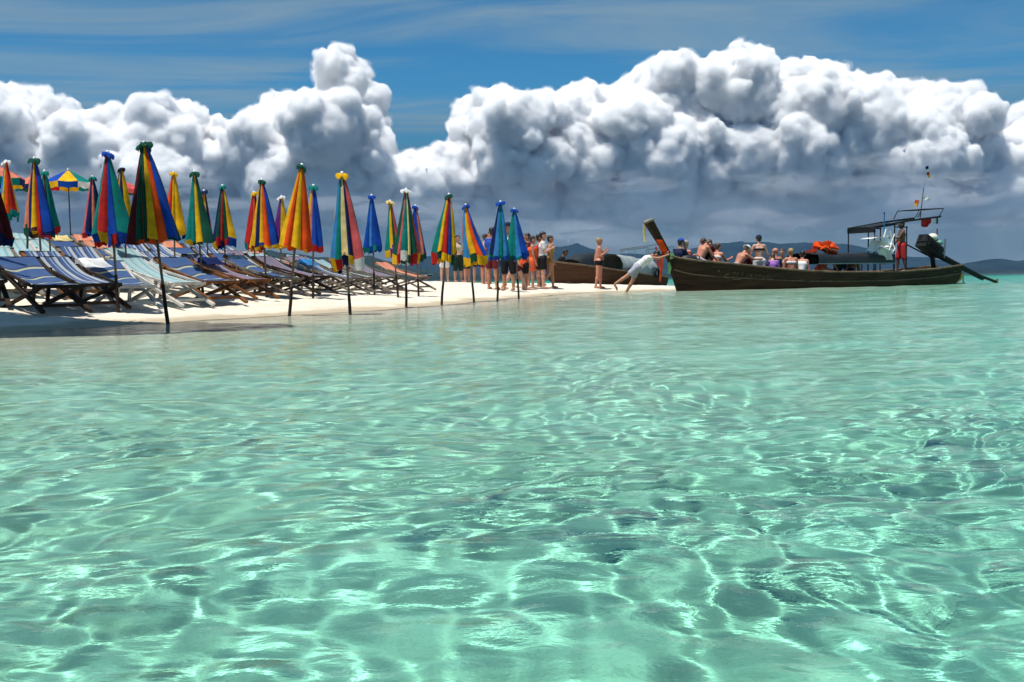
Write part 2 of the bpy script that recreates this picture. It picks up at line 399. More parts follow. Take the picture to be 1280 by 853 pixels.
    # vapour thins outwards: three nested bodies, the outer ones torn and faint
    for iso, dens, wk, nm in ((-.4, .045, 0.0, 'cumulus_core'), (1.0, .014, .40, 'cumulus_mantle'), (2.4, .0034, .95, 'cumulus_fringe')):
        Q = np.clip(A + wk * wis, -6, 6); Q[far_] = 6.0
        gr = openvdb.FloatGrid(6.0); gr.copyFromArray(Q)
        pts, tris, quads = gr.convertToPolygons(isovalue=iso, adaptivity=0.0)
        v = pts * vox + np.array([x0, y0, z0]); v = np.column_stack([(v[:, 0] - 640) * S, D + v[:, 1] * S, v[:, 2] * S])
        m = bpy.data.materials.new('vapour_' + nm); m.use_nodes = True; g = NG(m.node_tree); g.n.clear()
        out = g.n.new('ShaderNodeOutputMaterial'); p = g.n.new('ShaderNodeVolumeScatter')
        p.inputs['Color'].default_value = (1, 1, 1, 1); p.inputs['Density'].default_value = dens; p.inputs['Anisotropy'].default_value = 0.
        g.l.new(p.outputs[0], out.inputs['Volume'])
        o = raw_mesh(nm, v, np.ascontiguousarray(quads.astype(np.int32)), m); print(nm, len(quads))
        tag(o, {'cumulus_core': 'bank of towering white cumulus clouds with grey bases over the sea', 'cumulus_mantle': 'soft vapour round the cumulus bank', 'cumulus_fringe': 'thin torn vapour at the cloud edges'}[nm], 'clouds', kind='stuff')
    # rain veil hanging below the bank: wide, thin, level bodies with uneven tops
    vm = bpy.data.materials.new('rain_veil'); vm.use_nodes = True; g = NG(vm.node_tree); g.n.clear(); out = g.n.new('ShaderNodeOutputMaterial'); p = g.n.new('ShaderNodeVolumeScatter')
    p.inputs['Color'].default_value = (.86, .97, .98, 1); p.inputs['Density'].default_value = .00007; g.l.new(p.outputs[0], out.inputs['Volume'])
    for k, (yt, dy) in enumerate(((292, -150), (276, -158), (262, -166), (250, -174))):
        n = 160; xs = np.linspace(-1500, 2900, n); h = 345 - yt + 26 * vnoise2(xs / 90, 0 * xs + k, 90 + k) + 10 * vnoise2(xs / 30, 0 * xs + k, 95 + k)
        V = []; 
        for yy_ in (dy, 150 - k * 6):
            V += [(x_, yy_, -40.0) for x_ in xs] + [(x_, yy_, z_) for x_, z_ in zip(xs, h)]
        V = np.array(V); V = np.column_stack([(V[:, 0] - 640) * S, D + V[:, 1] * S, V[:, 2] * S]); f = []
        a, b, c, d = 0, n, 2 * n, 3 * n
        for i in range(n - 1): f += [(a + i, a + i + 1, b + i + 1, b + i), (c + i, d + i, d + i + 1, c + i + 1), (b + i, b + i + 1, d + i + 1, d + i), (a + i, c + i, c + i + 1, a + i + 1)]
        f += [(a, b, d, c), (a + n - 1, c + n - 1, d + n - 1, b + n - 1)]
        o = raw_mesh('rain_veil', V, f, vm, None, False); tag(o, 'grey rain veil under the cumulus bank', 'clouds', kind='stuff')
    # level shreds of stratus low under the bank
    sm = bpy.data.materials.new('stratus_shred'); sm.use_nodes = True; g = NG(sm.node_tree); g.n.clear(); out = g.n.new('ShaderNodeOutputMaterial'); p = g.n.new('ShaderNodeVolumeScatter')
    p.inputs['Color'].default_value = (1, 1, 1, 1); p.inputs['Density'].default_value = .0011; g.l.new(p.outputs[0], out.inputs['Volume'])
    rng = np.random.RandomState(33); nu, nv = 26, 12; V = []; Fc = []
    for k in range(70):
        cx, cyy = rng.uniform(-250, 1550), rng.uniform(236, 312); ax = rng.uniform(18, 70) * (1.1 - (cyy - 236) / 160); az = ax * rng.uniform(.10, .26); ay = ax * .5; dy = -205 - rng.uniform(0, 60); ph = rng.uniform(0, 99)
        th = np.linspace(0, 2 * np.pi, nu, endpoint=False)[:, None]; la = np.linspace(-1.52, 1.52, nv)[None, :]
        n_ = 1 + 1.1 * vnoise2(np.cos(th) * 2.2 + ph + 9 + 0 * la, np.sin(la) * 1.8 + np.sin(th) * 2.2 + 20, 40 + k % 9) + .6 * vnoise2(np.cos(th) * 6 + ph + 40 + 0 * la, np.sin(la) * 5 + np.sin(th) * 6 + 40, 50 + k % 9)
        X_ = (cx + ax * np.cos(th) * np.cos(la) * n_ - 640) * S; Y_ = D + (dy + ay * np.sin(th) * np.cos(la) * n_) * S; Z_ = (345 - cyy + az * np.sin(la) * n_ + 0 * th) * S
        o0 = len(V) * 0 + k * nu * nv; V.append(np.stack([X_, Y_, Z_], -1).reshape(-1, 3))
        i = np.arange(nu)[:, None]; j = np.arange(nv - 1)[None, :]
        Fc.append(np.stack([o0 + i * nv + j, o0 + ((i + 1) % nu) * nv + j, o0 + ((i + 1) % nu) * nv + j + 1, o0 + i * nv + j + 1], -1).reshape(-1, 4))
        for jj in (0, nv - 1): pass
    o = raw_mesh('stratus', np.concatenate(V), np.concatenate(Fc), sm); tag(o, 'level shreds of low stratus under the cumulus bank', 'clouds', kind='stuff')
build_clouds()
# ------------------------------------------------------------------ closed parasols
def strip(name, rows, m, parent, smooth=True):
    n = len(rows[0]); v = [p for r in rows for p in r]
    return raw_mesh(name, v, grid_faces(len(rows), n), m, parent, smooth)
KNOB = mat('knob_white', (.75, .78, .80), .4)
SHADED_WET_POLE = wood('shaded_wet_pole', (.050, .034, .024), (.020, .013, .010)); POLE = wood('pole', (.26, .21, .16), (.12, .095, .07))  # dark tone of the lower pole: canopy shade and wet put into the colour
def closed_parasol(px, d, top, bot, hw, apex, cols, flaps, cap, fl, label, group='closed striped parasols along the beach', seed=0, droop=None, base_tilt=0.0, skew=0.0):
    """px: foot of the pole, d: distance, top/bot/hw/apex: picture size turned into metres, cols: panels as seen from the sea"""
    r = random.Random(seed * 7 + 3); k = d / F
    X = gx(px, d); Z = gnd(X, d); zt = at(apex, top, d).z; zb = at(apex, bot, d).z
    H = zt - Z; Lc = zt - zb; Rb = hw * k; lean = math.atan2((apex - px) * k, H)
    root = empty('closed_parasol', (X, d, Z), (base_tilt, lean, 0)); tag(root, label, 'parasol', group)
    H = H / math.cos(lean)
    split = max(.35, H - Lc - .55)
    mb = MB(); b1 = r.uniform(-.01, .01); mb.tube([(0, 0, -.35), (b1, 0, split * .5), (0, 0, split)], [.024, .023, .021], 9); mb.build('shaded_wet_pole', SHADED_WET_POLE, root)  # lower length of the same pole, coloured darker for shade and wet
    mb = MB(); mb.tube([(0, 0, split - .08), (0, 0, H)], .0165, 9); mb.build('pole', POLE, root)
    mb = MB(); mb.lathe([(.001, H + .055), (.018, H + .05), (.026, H + .03), (.024, H + .01), (.016, H)], 10); mb.build('knob', KNOB, root)
    # ruffled cap
    rows = []; cs_ = r.uniform(.8, 1.25); tx_, ty_ = r.uniform(-.35, .35), r.uniform(-.3, .3)
    for i, (rr, zz) in enumerate(((.012, .022), (.04, .02), (.066, -.002), (.074, -.040))):
        rows.append([(rr * (1 + (.16 * math.sin(5 * a + seed) + .10 * math.sin(11 * a)) * (i / 3)) * math.cos(a), rr * (1 + .16 * math.sin(5 * a + seed) * (i / 3)) * math.sin(a),
            H + zz + (.022 * math.sin(7 * a + seed) + .012 * math.sin(3 * a)) * (i / 3)) for a in [2 * math.pi * q / 28 for q in range(29)]])
    rows = [[(p[0] * cs_, p[1] * cs_, p[2] + tx_ * p[0] + ty_ * p[1]) for p in row] for row in rows]
    strip('cap', rows, cloth(cap), root)
    n = 8; nv = len(cols)
    # uneven folded panels; the visible ones are spread over the half turned to the water
    bounds = [0.0]
    for i in range(n): bounds.append(bounds[-1] + r.uniform(.72, 1.30))
    bounds = [b / bounds[-1] for b in bounds]
    vis = [math.pi + math.acos(max(-1, min(1, 1 - 2 * i / nv))) for i in range(nv + 1)]
    jit = [0] + [r.uniform(-.09, .09) for _ in range(nv - 1)] + [0]
    angs = [a + j for a, j in zip(vis, jit)]
    nb = n - nv; angs += [2 * math.pi + math.pi * (i + 1) / nb for i in range(nb)]
    allc = list(cols) + [cols[(i * 3 + 1) % nv] for i in range(nb)]
    allf = list(flaps) + [flaps[(i * 3 + 1) % len(flaps)] for i in range(64)] if flaps else None
    ph = r.uniform(0, 6.28); ph2 = r.uniform(0, 6.28); ex = r.uniform(.78, 1.02); am = r.uniform(.05, .13)
    for i in range(n):
        a0, a1 = angs[i], angs[i + 1]; off = r.uniform(-.17, .15); edge = []
        lo = r.uniform(-.045, .03); tw = r.uniform(-.16, .16); rows = []
        NT, NU = 12, 8
        for j in range(NT + 1):
            t = j / NT; row = []
            for q in range(NU + 1):
                u = q / NU; a = a0 + (a1 - a0) * u + tw * t * math.sin(math.pi * u)
                rad = .030 + (Rb * .97 - .030) * (t ** ex)
                bul = (abs(math.sin(math.pi * u)) ** .7) * (.20 + off) * t ** .6 - .12 * t
                wv = .05 * math.sin(a * 9 + ph + t * 2.5) * t + am * math.sin(2 * a + ph) * t + .06 * math.sin(3 * a + ph2 + 5 * t) * t
                rr = rad * (1 + bul + wv)
                zz = H - .02 - Lc * t + (lo + .018 * math.sin(a * 6 + ph)) * t
                row.append((rr * math.cos(a) + skew * Rb * t * t, rr * math.sin(a) * .92, zz))
            rows.append(row)
        pan = strip('panel', rows, cloth(allc[i]), root)
        if flaps:
            swing = r.uniform(-.5, .12); l2 = fl * k * r.uniform(.75, 1.2); fr = []
            for j in range(4):
                t = j / 3
                fr.append([(p[0] * (1.015 + swing * t * .35), p[1] * (1.015 + swing * t * .35), p[2] + .006 - l2 * t * (1 + .10 * math.sin(q * 1.7 + ph))) for q, p in enumerate(rows[-1])])
            strip('valance', fr, cloth(allf[i]), pan)
    if droop:   # a strap or loose strip of cloth hanging under the canopy
        c, ox, ln = droop; mb = MB(); z0 = zb - Z
        p = [(ox * k, -Rb * .8, z0 + .08), (ox * k + .01, -Rb * .85, z0 - ln * k * .5), (ox * k - .01, -Rb * .8, z0 - ln * k)]
        rows = [[(q[0] - .022, q[1], q[2]), (q[0] + .022, q[1] - .012, q[2])] for q in p]; strip('strap', rows, cloth(c), root)
    return root

P = [
 # px    d   top bot hw apex  panels as seen                              valance                              cap  flap label
 (-14, 10.9, 178, 292, 28, -14, ['maroon', 'maroon', 'red', 'maroon'], ['navy', 'navy', 'black'], 'maroon', 12, 'closed dark maroon parasol with navy valance in the shade'),
 (16, 20.5, 203, 263, 11, 15, ['lblue', 'yellow', 'orange', 'red'], ['navy', 'teal', 'teal'], 'white', 9, 'closed parasol in light blue, yellow and orange with white tip'),
 (54, 16.2, 200, 287, 19, 50, ['salmon', 'navy', 'yellow', 'red', 'blue'], ['green', 'navy', 'brown', 'red'], 'green', 6, 'closed parasol in navy, yellow, red and blue with dark green cap'),
 (66, 18.0, 216, 284, 11, 62, ['green', 'teal', 'brown', 'teal'], ['red', 'red'], 'teal', 7, 'closed teal and brown parasol half behind the navy and yellow one'),
 (122, 19.5, 223, 288, 14, 121, ['pink', 'navy', 'salmon', 'navy'], ['red', 'blue', 'navy'], 'teal', 6, 'closed parasol in pink, navy and salmon with teal cap'),
 (147, 13.3, 193, 292, 24, 141, ['teal', 'red', 'blue', 'teal'], ['blue', 'yellow', 'red', 'blue'], 'blue', 12, 'closed teal, red and blue parasol with bright blue cap'),
 (160, 17.2, 212, 294, 14, 157, ['navy', 'yellow', 'navy', 'yellow'], ['blue', 'navy'], 'black', 7, 'closed navy and yellow parasol with black cap'),
 (209, 11.9, 182, 299, 30, 187, ['maroon', 'green', 'green', 'yellow', 'orange', 'blue'], None, 'green', 0, 'tall closed parasol in maroon, green, yellow and blue standing at the waterline'),
 (219, 19.4, 217, 289, 13, 222, ['orange', 'red', 'yellow', 'yellow'], ['yellow', 'navy'], 'yellow', 5, 'closed yellow and red parasol with yellow cap'),
 (254, 16.0, 217, 301, 18, 248, ['teal', 'teal', 'yellow', 'green'], None, 'green', 0, 'closed teal parasol with one yellow stripe and dark cap'),
 (262, 22.0, 240, 300, 9, 259, ['pink', 'orange', 'yellow', 'navy'], None, 'navy', 0, 'closed thin parasol in pink and orange behind the teal one'),
 (283, 19.6, 234, 298, 13, 282, ['navy', 'green', 'red', 'green', 'yellow'], ['yellow', 'red', 'navy', 'red', 'blue'], 'teal', 9, 'closed parasol of narrow red, green and yellow stripes with teal cap'),
 (333, 17.6, 227, 305, 19, 331, ['yellow', 'navy', 'yellow', 'orange', 'blue'], ['red', 'yellow', 'blue'], 'green', 4, 'closed parasol in yellow, navy and blue with dark green cap'),
 (319, 21.0, 242, 302, 12, 321, ['red', 'red', 'orange', 'green'], ['teal', 'red', 'orange'], 'yellow', 9, 'closed red parasol with teal and red valance'),
 (351, 22.7, 247, 303, 11, 355, ['purple', 'purple', 'yellow', 'yellow'], ['blue', 'yellow', 'red'], 'white', 6, 'closed purple and yellow parasol with white tip'),
 (360, 13.9, 209, 310, 21, 381, ['yellow', 'orange', 'yellow', 'orange'], None, 'green', 0, 'closed yellow and orange parasol with leaning pole at the waterline'),
 (391, 18.0, 234, 306, 14, 395, ['yellow', 'salmon', 'blue', 'blue'], ['orange', 'red', 'red'], 'teal', 7, 'closed salmon and blue parasol half behind the yellow and orange one'),
 (437, 14.2, 219, 320, 22, 431, ['lblue', 'teal', 'cream', 'navy', 'pink'], ['yellow', 'red', 'navy', 'yellow', 'white'], 'yellow', 13, 'closed light blue, teal and pink parasol with ragged yellow cap'),
 (468, 21.0, 246, 308, 12, 467, ['blue', 'lblue', 'blue', 'blue'], ['teal', 'blue', 'teal'], 'blue', 6, 'closed all blue parasol with small teal valance'),
 (497, 20.5, 253, 311, 10, 490, ['teal', 'yellow', 'green', 'pink'], ['yellow', 'purple', 'red'], 'cream', 10, 'closed green parasol with yellow and pink stripes and cream cap'),
 (507, 17.0, 239, 315, 17, 510, ['green', 'pink', 'teal', 'cream', 'green'], ['yellow', 'red', 'white', 'green'], 'white', 12, 'closed green and cream parasol with ragged white cap'),
 (523, 21.5, 259, 317, 11, 521, ['navy', 'blue', 'blue', 'salmon'], ['green', 'green', 'red'], 'blue', 8, 'closed blue parasol behind the green and cream one'),
 (552, 18.3, 245, 315, 16, 563, ['teal', 'yellow', 'red', 'blue', 'yellow'], ['red', 'green', 'yellow', 'yellow'], 'green', 12, 'closed teal and blue parasol with yellow stripes and leaning pole'),
 (592, 20.2, 258, 319, 17, 584, ['lblue', 'yellow', 'orange', 'blue'], ['yellow', 'green', 'yellow', 'yellow'], 'blue', 11, 'closed blue parasol flaring sideways over a yellow valance'),
 (621, 20.6, 254, 318, 13, 627, ['navy', 'lblue', 'teal', 'lblue'], ['teal', 'blue', 'teal'], 'blue', 5, 'closed blue and teal parasol beside the crowd of bathers'),
 (648, 22.3, 263, 318, 13, 644, ['teal', 'teal', 'lblue', 'blue'], ['green', 'blue', 'teal'], 'blue', 5, 'closed teal and blue parasol next to the orange life vests'),
]
for i, (px, d, top, bot, hw, apex, cols, fls, cap, fl, lab) in enumerate(P):
    dr = {2: ('green', -8, 24), 5: ('blue', 3, 18), 17: ('cream', -1, -6), 19: ('purple', 0, 12)}.get(i)
    closed_parasol(px, d, top, bot, hw, apex, cols, fls, cap, fl, lab, seed=i + 1, droop=dr, skew={23: .45}.get(i, 0.0))

# ------------------------------------------------------------------ open parasols up the beach
def open_parasol(px, d, top, hw, cols, fls, label, seed):
    k = d / F; X = gx(px, d); Z = gnd(X, d); H = at(px, top, d).z - Z; Rr = hw * k
    root = empty('open_parasol', (X, d, Z)); tag(root, label, 'parasol', 'open parasols up the beach')
    MB().tube([(0, 0, -.3), (0, 0, H)], .02, 9).build('pole', SHADED_WET_POLE, root)
    MB().lathe([(.001, H + .07), (.025, H + .05), (.03, H + .02), (.02, H)], 10).build('knob', KNOB, root)
    rise = Rr * .52; n = 8
    for i in range(n):
        a0 = 2 * math.pi * i / n + math.pi + seed * .21; a1 = a0 + 2 * math.pi / n; rows = []
        for j in range(8):
            t = j / 7; row = []
            for q in range(7):
                u = q / 6; a = a0 + (a1 - a0) * u; c = Rr * t * (math.cos(math.pi / n) / math.cos(math.pi / n * (2 * u - 1)) * .35 + .65)
                row.append((c * math.cos(a), c * math.sin(a), H - rise * (t ** 1.15) - .03 * t * math.sin(math.pi * u)))
            rows.append(row)
        pan = strip('panel', rows, cloth(cols[i % len(cols)]), root)
        fr = [[(p[0] * (1.004 - .02 * t), p[1] * (1.004 - .02 * t), p[2] - t * Rr * .26 * (1 + .1 * math.sin(q * 2 + i))) for q, p in enumerate(rows[-1])] for t in (0, .5, 1)]
        strip('valance', fr, cloth(fls[i % len(fls)]), pan)
        MB().tube([(0, 0, H - rise * .72), (Rr * .6 * math.cos(a0), Rr * .6 * math.sin(a0), H - rise * .58)], .006, 5).build('rib', KNOB, root)
open_parasol(91, 33, 213, 29, ['pink', 'blue', 'yellow', 'teal', 'white', 'pink', 'green', 'salmon'], ['pink', 'yellow', 'blue', 'white', 'green', 'teal', 'yellow', 'red'], 'open parasol with pink, blue and yellow panels above the deck chairs', 0)
open_parasol(-2, 26, 204, 36, ['orange', 'blue', 'salmon', 'orange', 'teal', 'yellow', 'blue', 'pink'], ['yellow', 'gold', 'teal', 'navy', 'yellow', 'blue', 'green', 'teal'], 'open parasol with orange and blue panels and yellow valance', 3)
open_parasol(46, 38, 220, 22, ['pink', 'salmon', 'pink', 'white', 'salmon', 'pink', 'salmon', 'pink'], ['teal', 'navy', 'green', 'teal'], 'open pink parasol with teal valance', 1)
open_parasol(160, 40, 226, 20, ['pink', 'salmon', 'pink', 'salmon'], ['pink', 'green'], 'open salmon pink parasol behind the closed ones', 2)

# ------------------------------------------------------------------ deck chairs
def sling_material(name, stops, axis, freq, wob=.0):
    m = bpy.data.materials.new('sling_' + name); m.use_nodes = True; g = NG(m.node_tree); b = g.n['Principled BSDF']
    uv = g.n.new('ShaderNodeUVMap'); uv.uv_map = 'UVMap'; x, y, z = g.sep(uv.outputs[0])
    c = (x, y)[axis]; o = (y, x)[axis]
    c = g.math('ADD', c, g.math('MULTIPLY', g.math('SINE', g.math('MULTIPLY', o, 6.0)), wob))
    f = g.math('FRACT', g.math('MULTIPLY', c, freq))
    col = g.ramp(f, stops, 'CONSTANT')
    tc = g.n.new('ShaderNodeTexCoord'); col = g.mix(g.math('MULTIPLY', g.noise(tc.outputs['Object'], 9, 4, .6), .4), col, g.mix(.5, col, (.35, .33, .30, 1)))
    g.l.new(col, b.inputs['Base Color']); b.inputs['Roughness'].default_value = .9
    tr = g.n.new('ShaderNodeBsdfTranslucent'); g.l.new(col, tr.inputs[0]); mx = g.n.new('ShaderNodeMixShader'); mx.inputs[0].default_value = .2
    g.l.new(b.outputs[0], mx.inputs[1]); g.l.new(tr.outputs[0], mx.inputs[2]); g.l.new(mx.outputs[0], g.n['Material Output'].inputs[0])
    return m
BL = (.005, .064, .22); NV = (.004, .02, .10); CR = (.40, .44, .28); AQ = (.14, .36, .40); PA = (.36, .47, .47); WH = (.36, .40, .44); SA = (.66, .20, .10); SB = (.60, .32, .22); GR = (.18, .20, .26); PU = (.08, .05, .22)
SL = dict(wave=sling_material('wave', [(0, BL), (.62, NV), (.74, CR), (.86, BL)], 1, 4.0, .035),
    stripe=sling_material('stripe', [(0, WH), (.30, BL), (.52, WH), (.60, BL), (.85, NV)], 0, 3.0),
    aqua=sling_material('aqua', [(0, PA), (.40, AQ), (.60, PA), (.8, (.30, .55, .60))], 0, 3.5),
    salmon=sling_material('salmon', [(0, SA), (.45, SB), (.62, SA)], 0, 2.0),
    dusk=sling_material('dusk', [(0, GR), (.35, PU), (.5, (.35, .12, .12)), (.7, GR), (.85, NV)], 0, 3.0))
SLN = dict(wave='blue sling with wavy cream stripes', stripe='blue and white striped sling', aqua='pale aqua striped sling', salmon='salmon sling', dusk='dusky purple striped sling')
WDN = dict(dark='dark wooden', white='white painted', brown='orange brown wooden', grey='weathered grey')
def chair_meshes():
    w = .29; L = {}
    A0, A1 = Vector((0, -.74, .66)), Vector((0, .66, .0)); B0, B1 = Vector((0, -.66, .02)), Vector((0, .50, .29))
    def ax(p, x): return (x, p.y, p.z)
    for sgn, nm in ((-1, 'a'), (1, 'b')):
        L['rail' + nm] = ('side_rail', MB().beam(ax(A0, sgn * w), ax(A1, sgn * w), .036, .055, (1, 0, 0)))
        L['leg' + nm] = ('leg_rail', MB().beam(ax(B0, sgn * (w - .045)), ax(B1, sgn * (w - .045)), .034, .05, (1, 0, 0)))
        L['prop' + nm] = ('prop', MB().beam((sgn * (w + .04), -.46, .55), (sgn * (w + .04), -.60, .04), .03, .045, (1, 0, 0)))
        L['arm' + nm] = ('arm_rail', MB().beam((sgn * (w + .01), -.34, .50), (sgn * (w + .01), .42, .31), .03, .035, (1, 0, 0)))
    L['top'] = ('top_bar', MB().beam((-w - .03, -.74, .67), (w + .03, -.74, .67), .04, .055))
    L['front'] = ('front_bar', MB().beam((-w, .50, .305), (w, .50, .305), .04, .045))
    L['rear'] = ('ground_bar', MB().beam((-w - .05, -.62, .035), (w + .05, -.62, .035), .04, .05))
    L['foot'] = ('foot_bar', MB().beam((-w, .50, .075), (w, .50, .075), .03, .04))
    NY, NX = 18, 9; v = []; uv = []
    for j in range(NY):
        t = j / (NY - 1)
        for i in range(NX):
            u = i / (NX - 1)
            sag = math.sin(math.pi * t ** .8) * (.12 + .035 * math.sin(math.pi * u))
            v.append(((u * 2 - 1) * (w - .03), -.72 + 1.21 * t, .69 - .37 * t - sag * .8 + .006 * math.sin(u * 9 + t * 14))); uv.append((u, t))
    return {k: (n, mb.build(n, None)) for k, (n, mb) in L.items()}, raw_mesh('sling', v, grid_faces(NY, NX), None, None, True, uv)
CH, SLING = chair_meshes()
for n, o in CH.values(): COL.objects.unlink(o)
COL.objects.unlink(SLING)
def deck_chair(px, d, yaw, frame, sling, row, scale=1.0):
    X = gx(px, d); Z = gnd(X, d)
    root = empty('deck_chair', (X, d, Z), (0, 0, yaw)); root.scale = (scale,) * 3
    tag(root, '%s deck chair, %s, %s' % (WDN[frame], SLN[sling], row), 'deck chair', 'wooden deck chairs set out in rows on the beach')
    for k, (n, o) in CH.items():
        c = bpy.data.objects.new(n, o.data); COL.objects.link(c); c.parent = root
        if not o.data.materials: o.data.materials.append(WOODS['dark'])
        c.material_slots[0].link = 'OBJECT'; c.material_slots[0].material = WOODS[frame]
    c = bpy.data.objects.new('sling', SLING.data); COL.objects.link(c); c.parent = root
    if not SLING.data.materials: SLING.data.materials.append(SL['wave'])
    c.material_slots[0].link = 'OBJECT'; c.material_slots[0].material = SL[sling]
ROWS = ['in the waterside row', 'in the second row', 'in the third row', 'in the highest rows']
FR = [(100, 13.5, 'dark', 'stripe', 0), (205, 14.9, 'white', 'aqua', 0), (372, 18.9, 'dark', 'dusk', 0), (-30, 12.9, 'dark', 'aqua', 0), (410, 24.8, 'white', 'dusk', 1), (148, 17.0, 'dark', 'wave', 1), (330, 19.4, 'brown', 'aqua', 1), (52, 12.7, 'dark', 'wave', 0), (152, 14.0, 'white', 'wave', 0), (253, 15.6, 'brown', 'wave', 0), (296, 16.9, 'brown', 'dusk', 0), (338, 17.9, 'grey', 'wave', 0), (418, 20.2, 'grey', 'stripe', 0),
    (470, 22.4, 'grey', 'dusk', 0), (508, 24.0, 'grey', 'salmon', 0), (440, 21.3, 'grey', 'aqua', 0),
    (8, 14.6, 'grey', 'aqua', 1), (82, 15.2, 'brown', 'stripe', 1), (120, 16.4, 'grey', 'stripe', 1), (188, 17.0, 'white', 'aqua', 1), (222, 17.9, 'white', 'stripe', 1), (276, 19.2, 'dark', 'stripe', 1),
    (306, 20.2, 'brown', 'wave', 1), (352, 21.4, 'dark', 'aqua', 1), (395, 23.2, 'grey', 'dusk', 1), (448, 25.4, 'grey', 'salmon', 1),
    (-12, 17.6, 'dark', 'aqua', 2), (34, 17.9, 'white', 'aqua', 2), (68, 18.6, 'grey', 'aqua', 2), (108, 19.3, 'grey', 'wave', 2), (150, 19.8, 'grey', 'salmon', 2), (182, 20.6, 'dark', 'stripe', 2), (214, 21.3, 'white', 'stripe', 2),
    (246, 22.0, 'dark', 'wave', 2), (280, 23.0, 'grey', 'stripe', 2), (318, 24.0, 'white', 'dusk', 2), (352, 25.4, 'white', 'salmon', 2), (392, 26.8, 'brown', 'aqua', 2),
    (10, 21.5, 'dark', 'salmon', 3), (44, 22.3, 'white', 'aqua', 3), (92, 22.8, 'dark', 'wave', 3), (122, 23.6, 'grey', 'salmon', 3), (158, 24.2, 'grey', 'stripe', 3), (196, 25.2, 'white', 'salmon', 3), (232, 26.2, 'brown', 'salmon', 3),
    (262, 27.0, 'dark', 'stripe', 3), (300, 28.2, 'white', 'stripe', 3)]
rc = random.Random(5)
for (px, d, fr, sl, row) in FR:
    # each chair faces the water: low front end towards the sea and a little along the beach
    yaw = -math.pi + R(46 + (px / 560) * 26 + rc.uniform(-11, 11))
    deck_chair(px, d, yaw, fr, sl, ROWS[row], rc.uniform(.97, 1.05))

# towels thrown over a few chairs
for (px, d, col, lab) in ((150, 13.75, 'white', 'white towel thrown over the white deck chair by the water'), (96, 22.5, 'cream', 'cream towel hung over a chair back high up the beach'), (300, 16.7, 'navy', 'navy towel thrown over the brown deck chair'), (420, 20.0, 'lblue', 'light blue towel hung over a grey deck chair')):
    X = gx(px, d); Z = gnd(X, d); yaw = -math.pi + R(46 + (px / 560) * 26); t_ = empty('beach_towel', (X, d, Z), (0, 0, yaw)); tag(t_, lab, 'towel', 'towels on the deck chairs')
    rows = []
    for j, (yy_, zz_) in enumerate(((-.82, .42), (-.79, .58), (-.755, .70), (-.72, .715), (-.66, .68), (-.58, .63), (-.5, .585))):
        rows.append([(x_ * (1 + .06 * math.sin(j * 1.3)), yy_ + .012 * math.sin(x_ * 30 + j), zz_ + .008 * math.sin(x_ * 22 + j * 2)) for x_ in np.linspace(-.2, .2, 9)])
    strip('fold', rows, cloth(col), t_)
# ------------------------------------------------------------------ shade tree leaning over the end of the beach (its shadow falls on the sand)
def shade_tree():
    r = random.Random(9); bark = mat('bark', (.10, .075, .05), .9, .4, 9, .6, 30); leaf = mat('leaf', (.045, .085, .022), .6, .4, 4, transl=.3)
    bx, by = -9.6, 11.6; root = empty('shade_tree', (bx, by, gnd(bx, by))); tag(root, 'leafy shade tree leaning over the sand beside the deck chairs', 'tree')
    tr = [(0, 0, -.4), (.1, 0, 1.2), (.35, -.1, 2.6), (.9, -.7, 4.0), (1.9, -1.5, 5.0)]
    mb = MB(); mb.tube(tr, [.26, .22, .19, .15, .11], 12)
    tips = []
    for i in range(16):
        a = r.uniform(0, 6.28); b = Vector(tr[r.choice([2, 3, 3, 4])]); L = r.uniform(1.0, 2.3)
        e = b + Vector((math.cos(a) * L * 1.1, math.sin(a) * L * .8, r.uniform(.5, 1.3))); e.x += .5
        mb.tube([b, (b + e) / 2 + Vector((0, 0, .18)), e], [.07, .045, .02], 7); tips.append(e)
    mb.build('trunk', bark, root)
    v = []; f = []
    cen = Vector((2.9, -2.0, 5.6))
    for i in range(15000):
        while True:
            p = Vector((r.uniform(-1, 1), r.uniform(-1, 1), r.uniform(-1, 1)))
            if p.length < 1: break
        p = cen + Vector((p.x * 2.9, p.y * 1.5, p.z * .85)) + Vector((0, 0, .2 * math.sin(p.x * 9)))
        if p.z + .3 < 4.4: continue
        q = Matrix.Rotation(r.uniform(0, 6.28), 3, 'Z') @ Matrix.Rotation(r.uniform(-.9, .9), 3, 'X'); s = r.uniform(.09, .16)
        o = len(v); v += [p + q @ Vector((-s * .4, 0, 0)), p + q @ Vector((0, -s, .01)), p + q @ Vector((s * .4, 0, 0)), p + q @ Vector((0, s, 0))]; f.append((o, o + 1, o + 2, o + 3))
    raw_mesh('crown', [tuple(p) for p in v], f, leaf, root, False)
shade_tree()
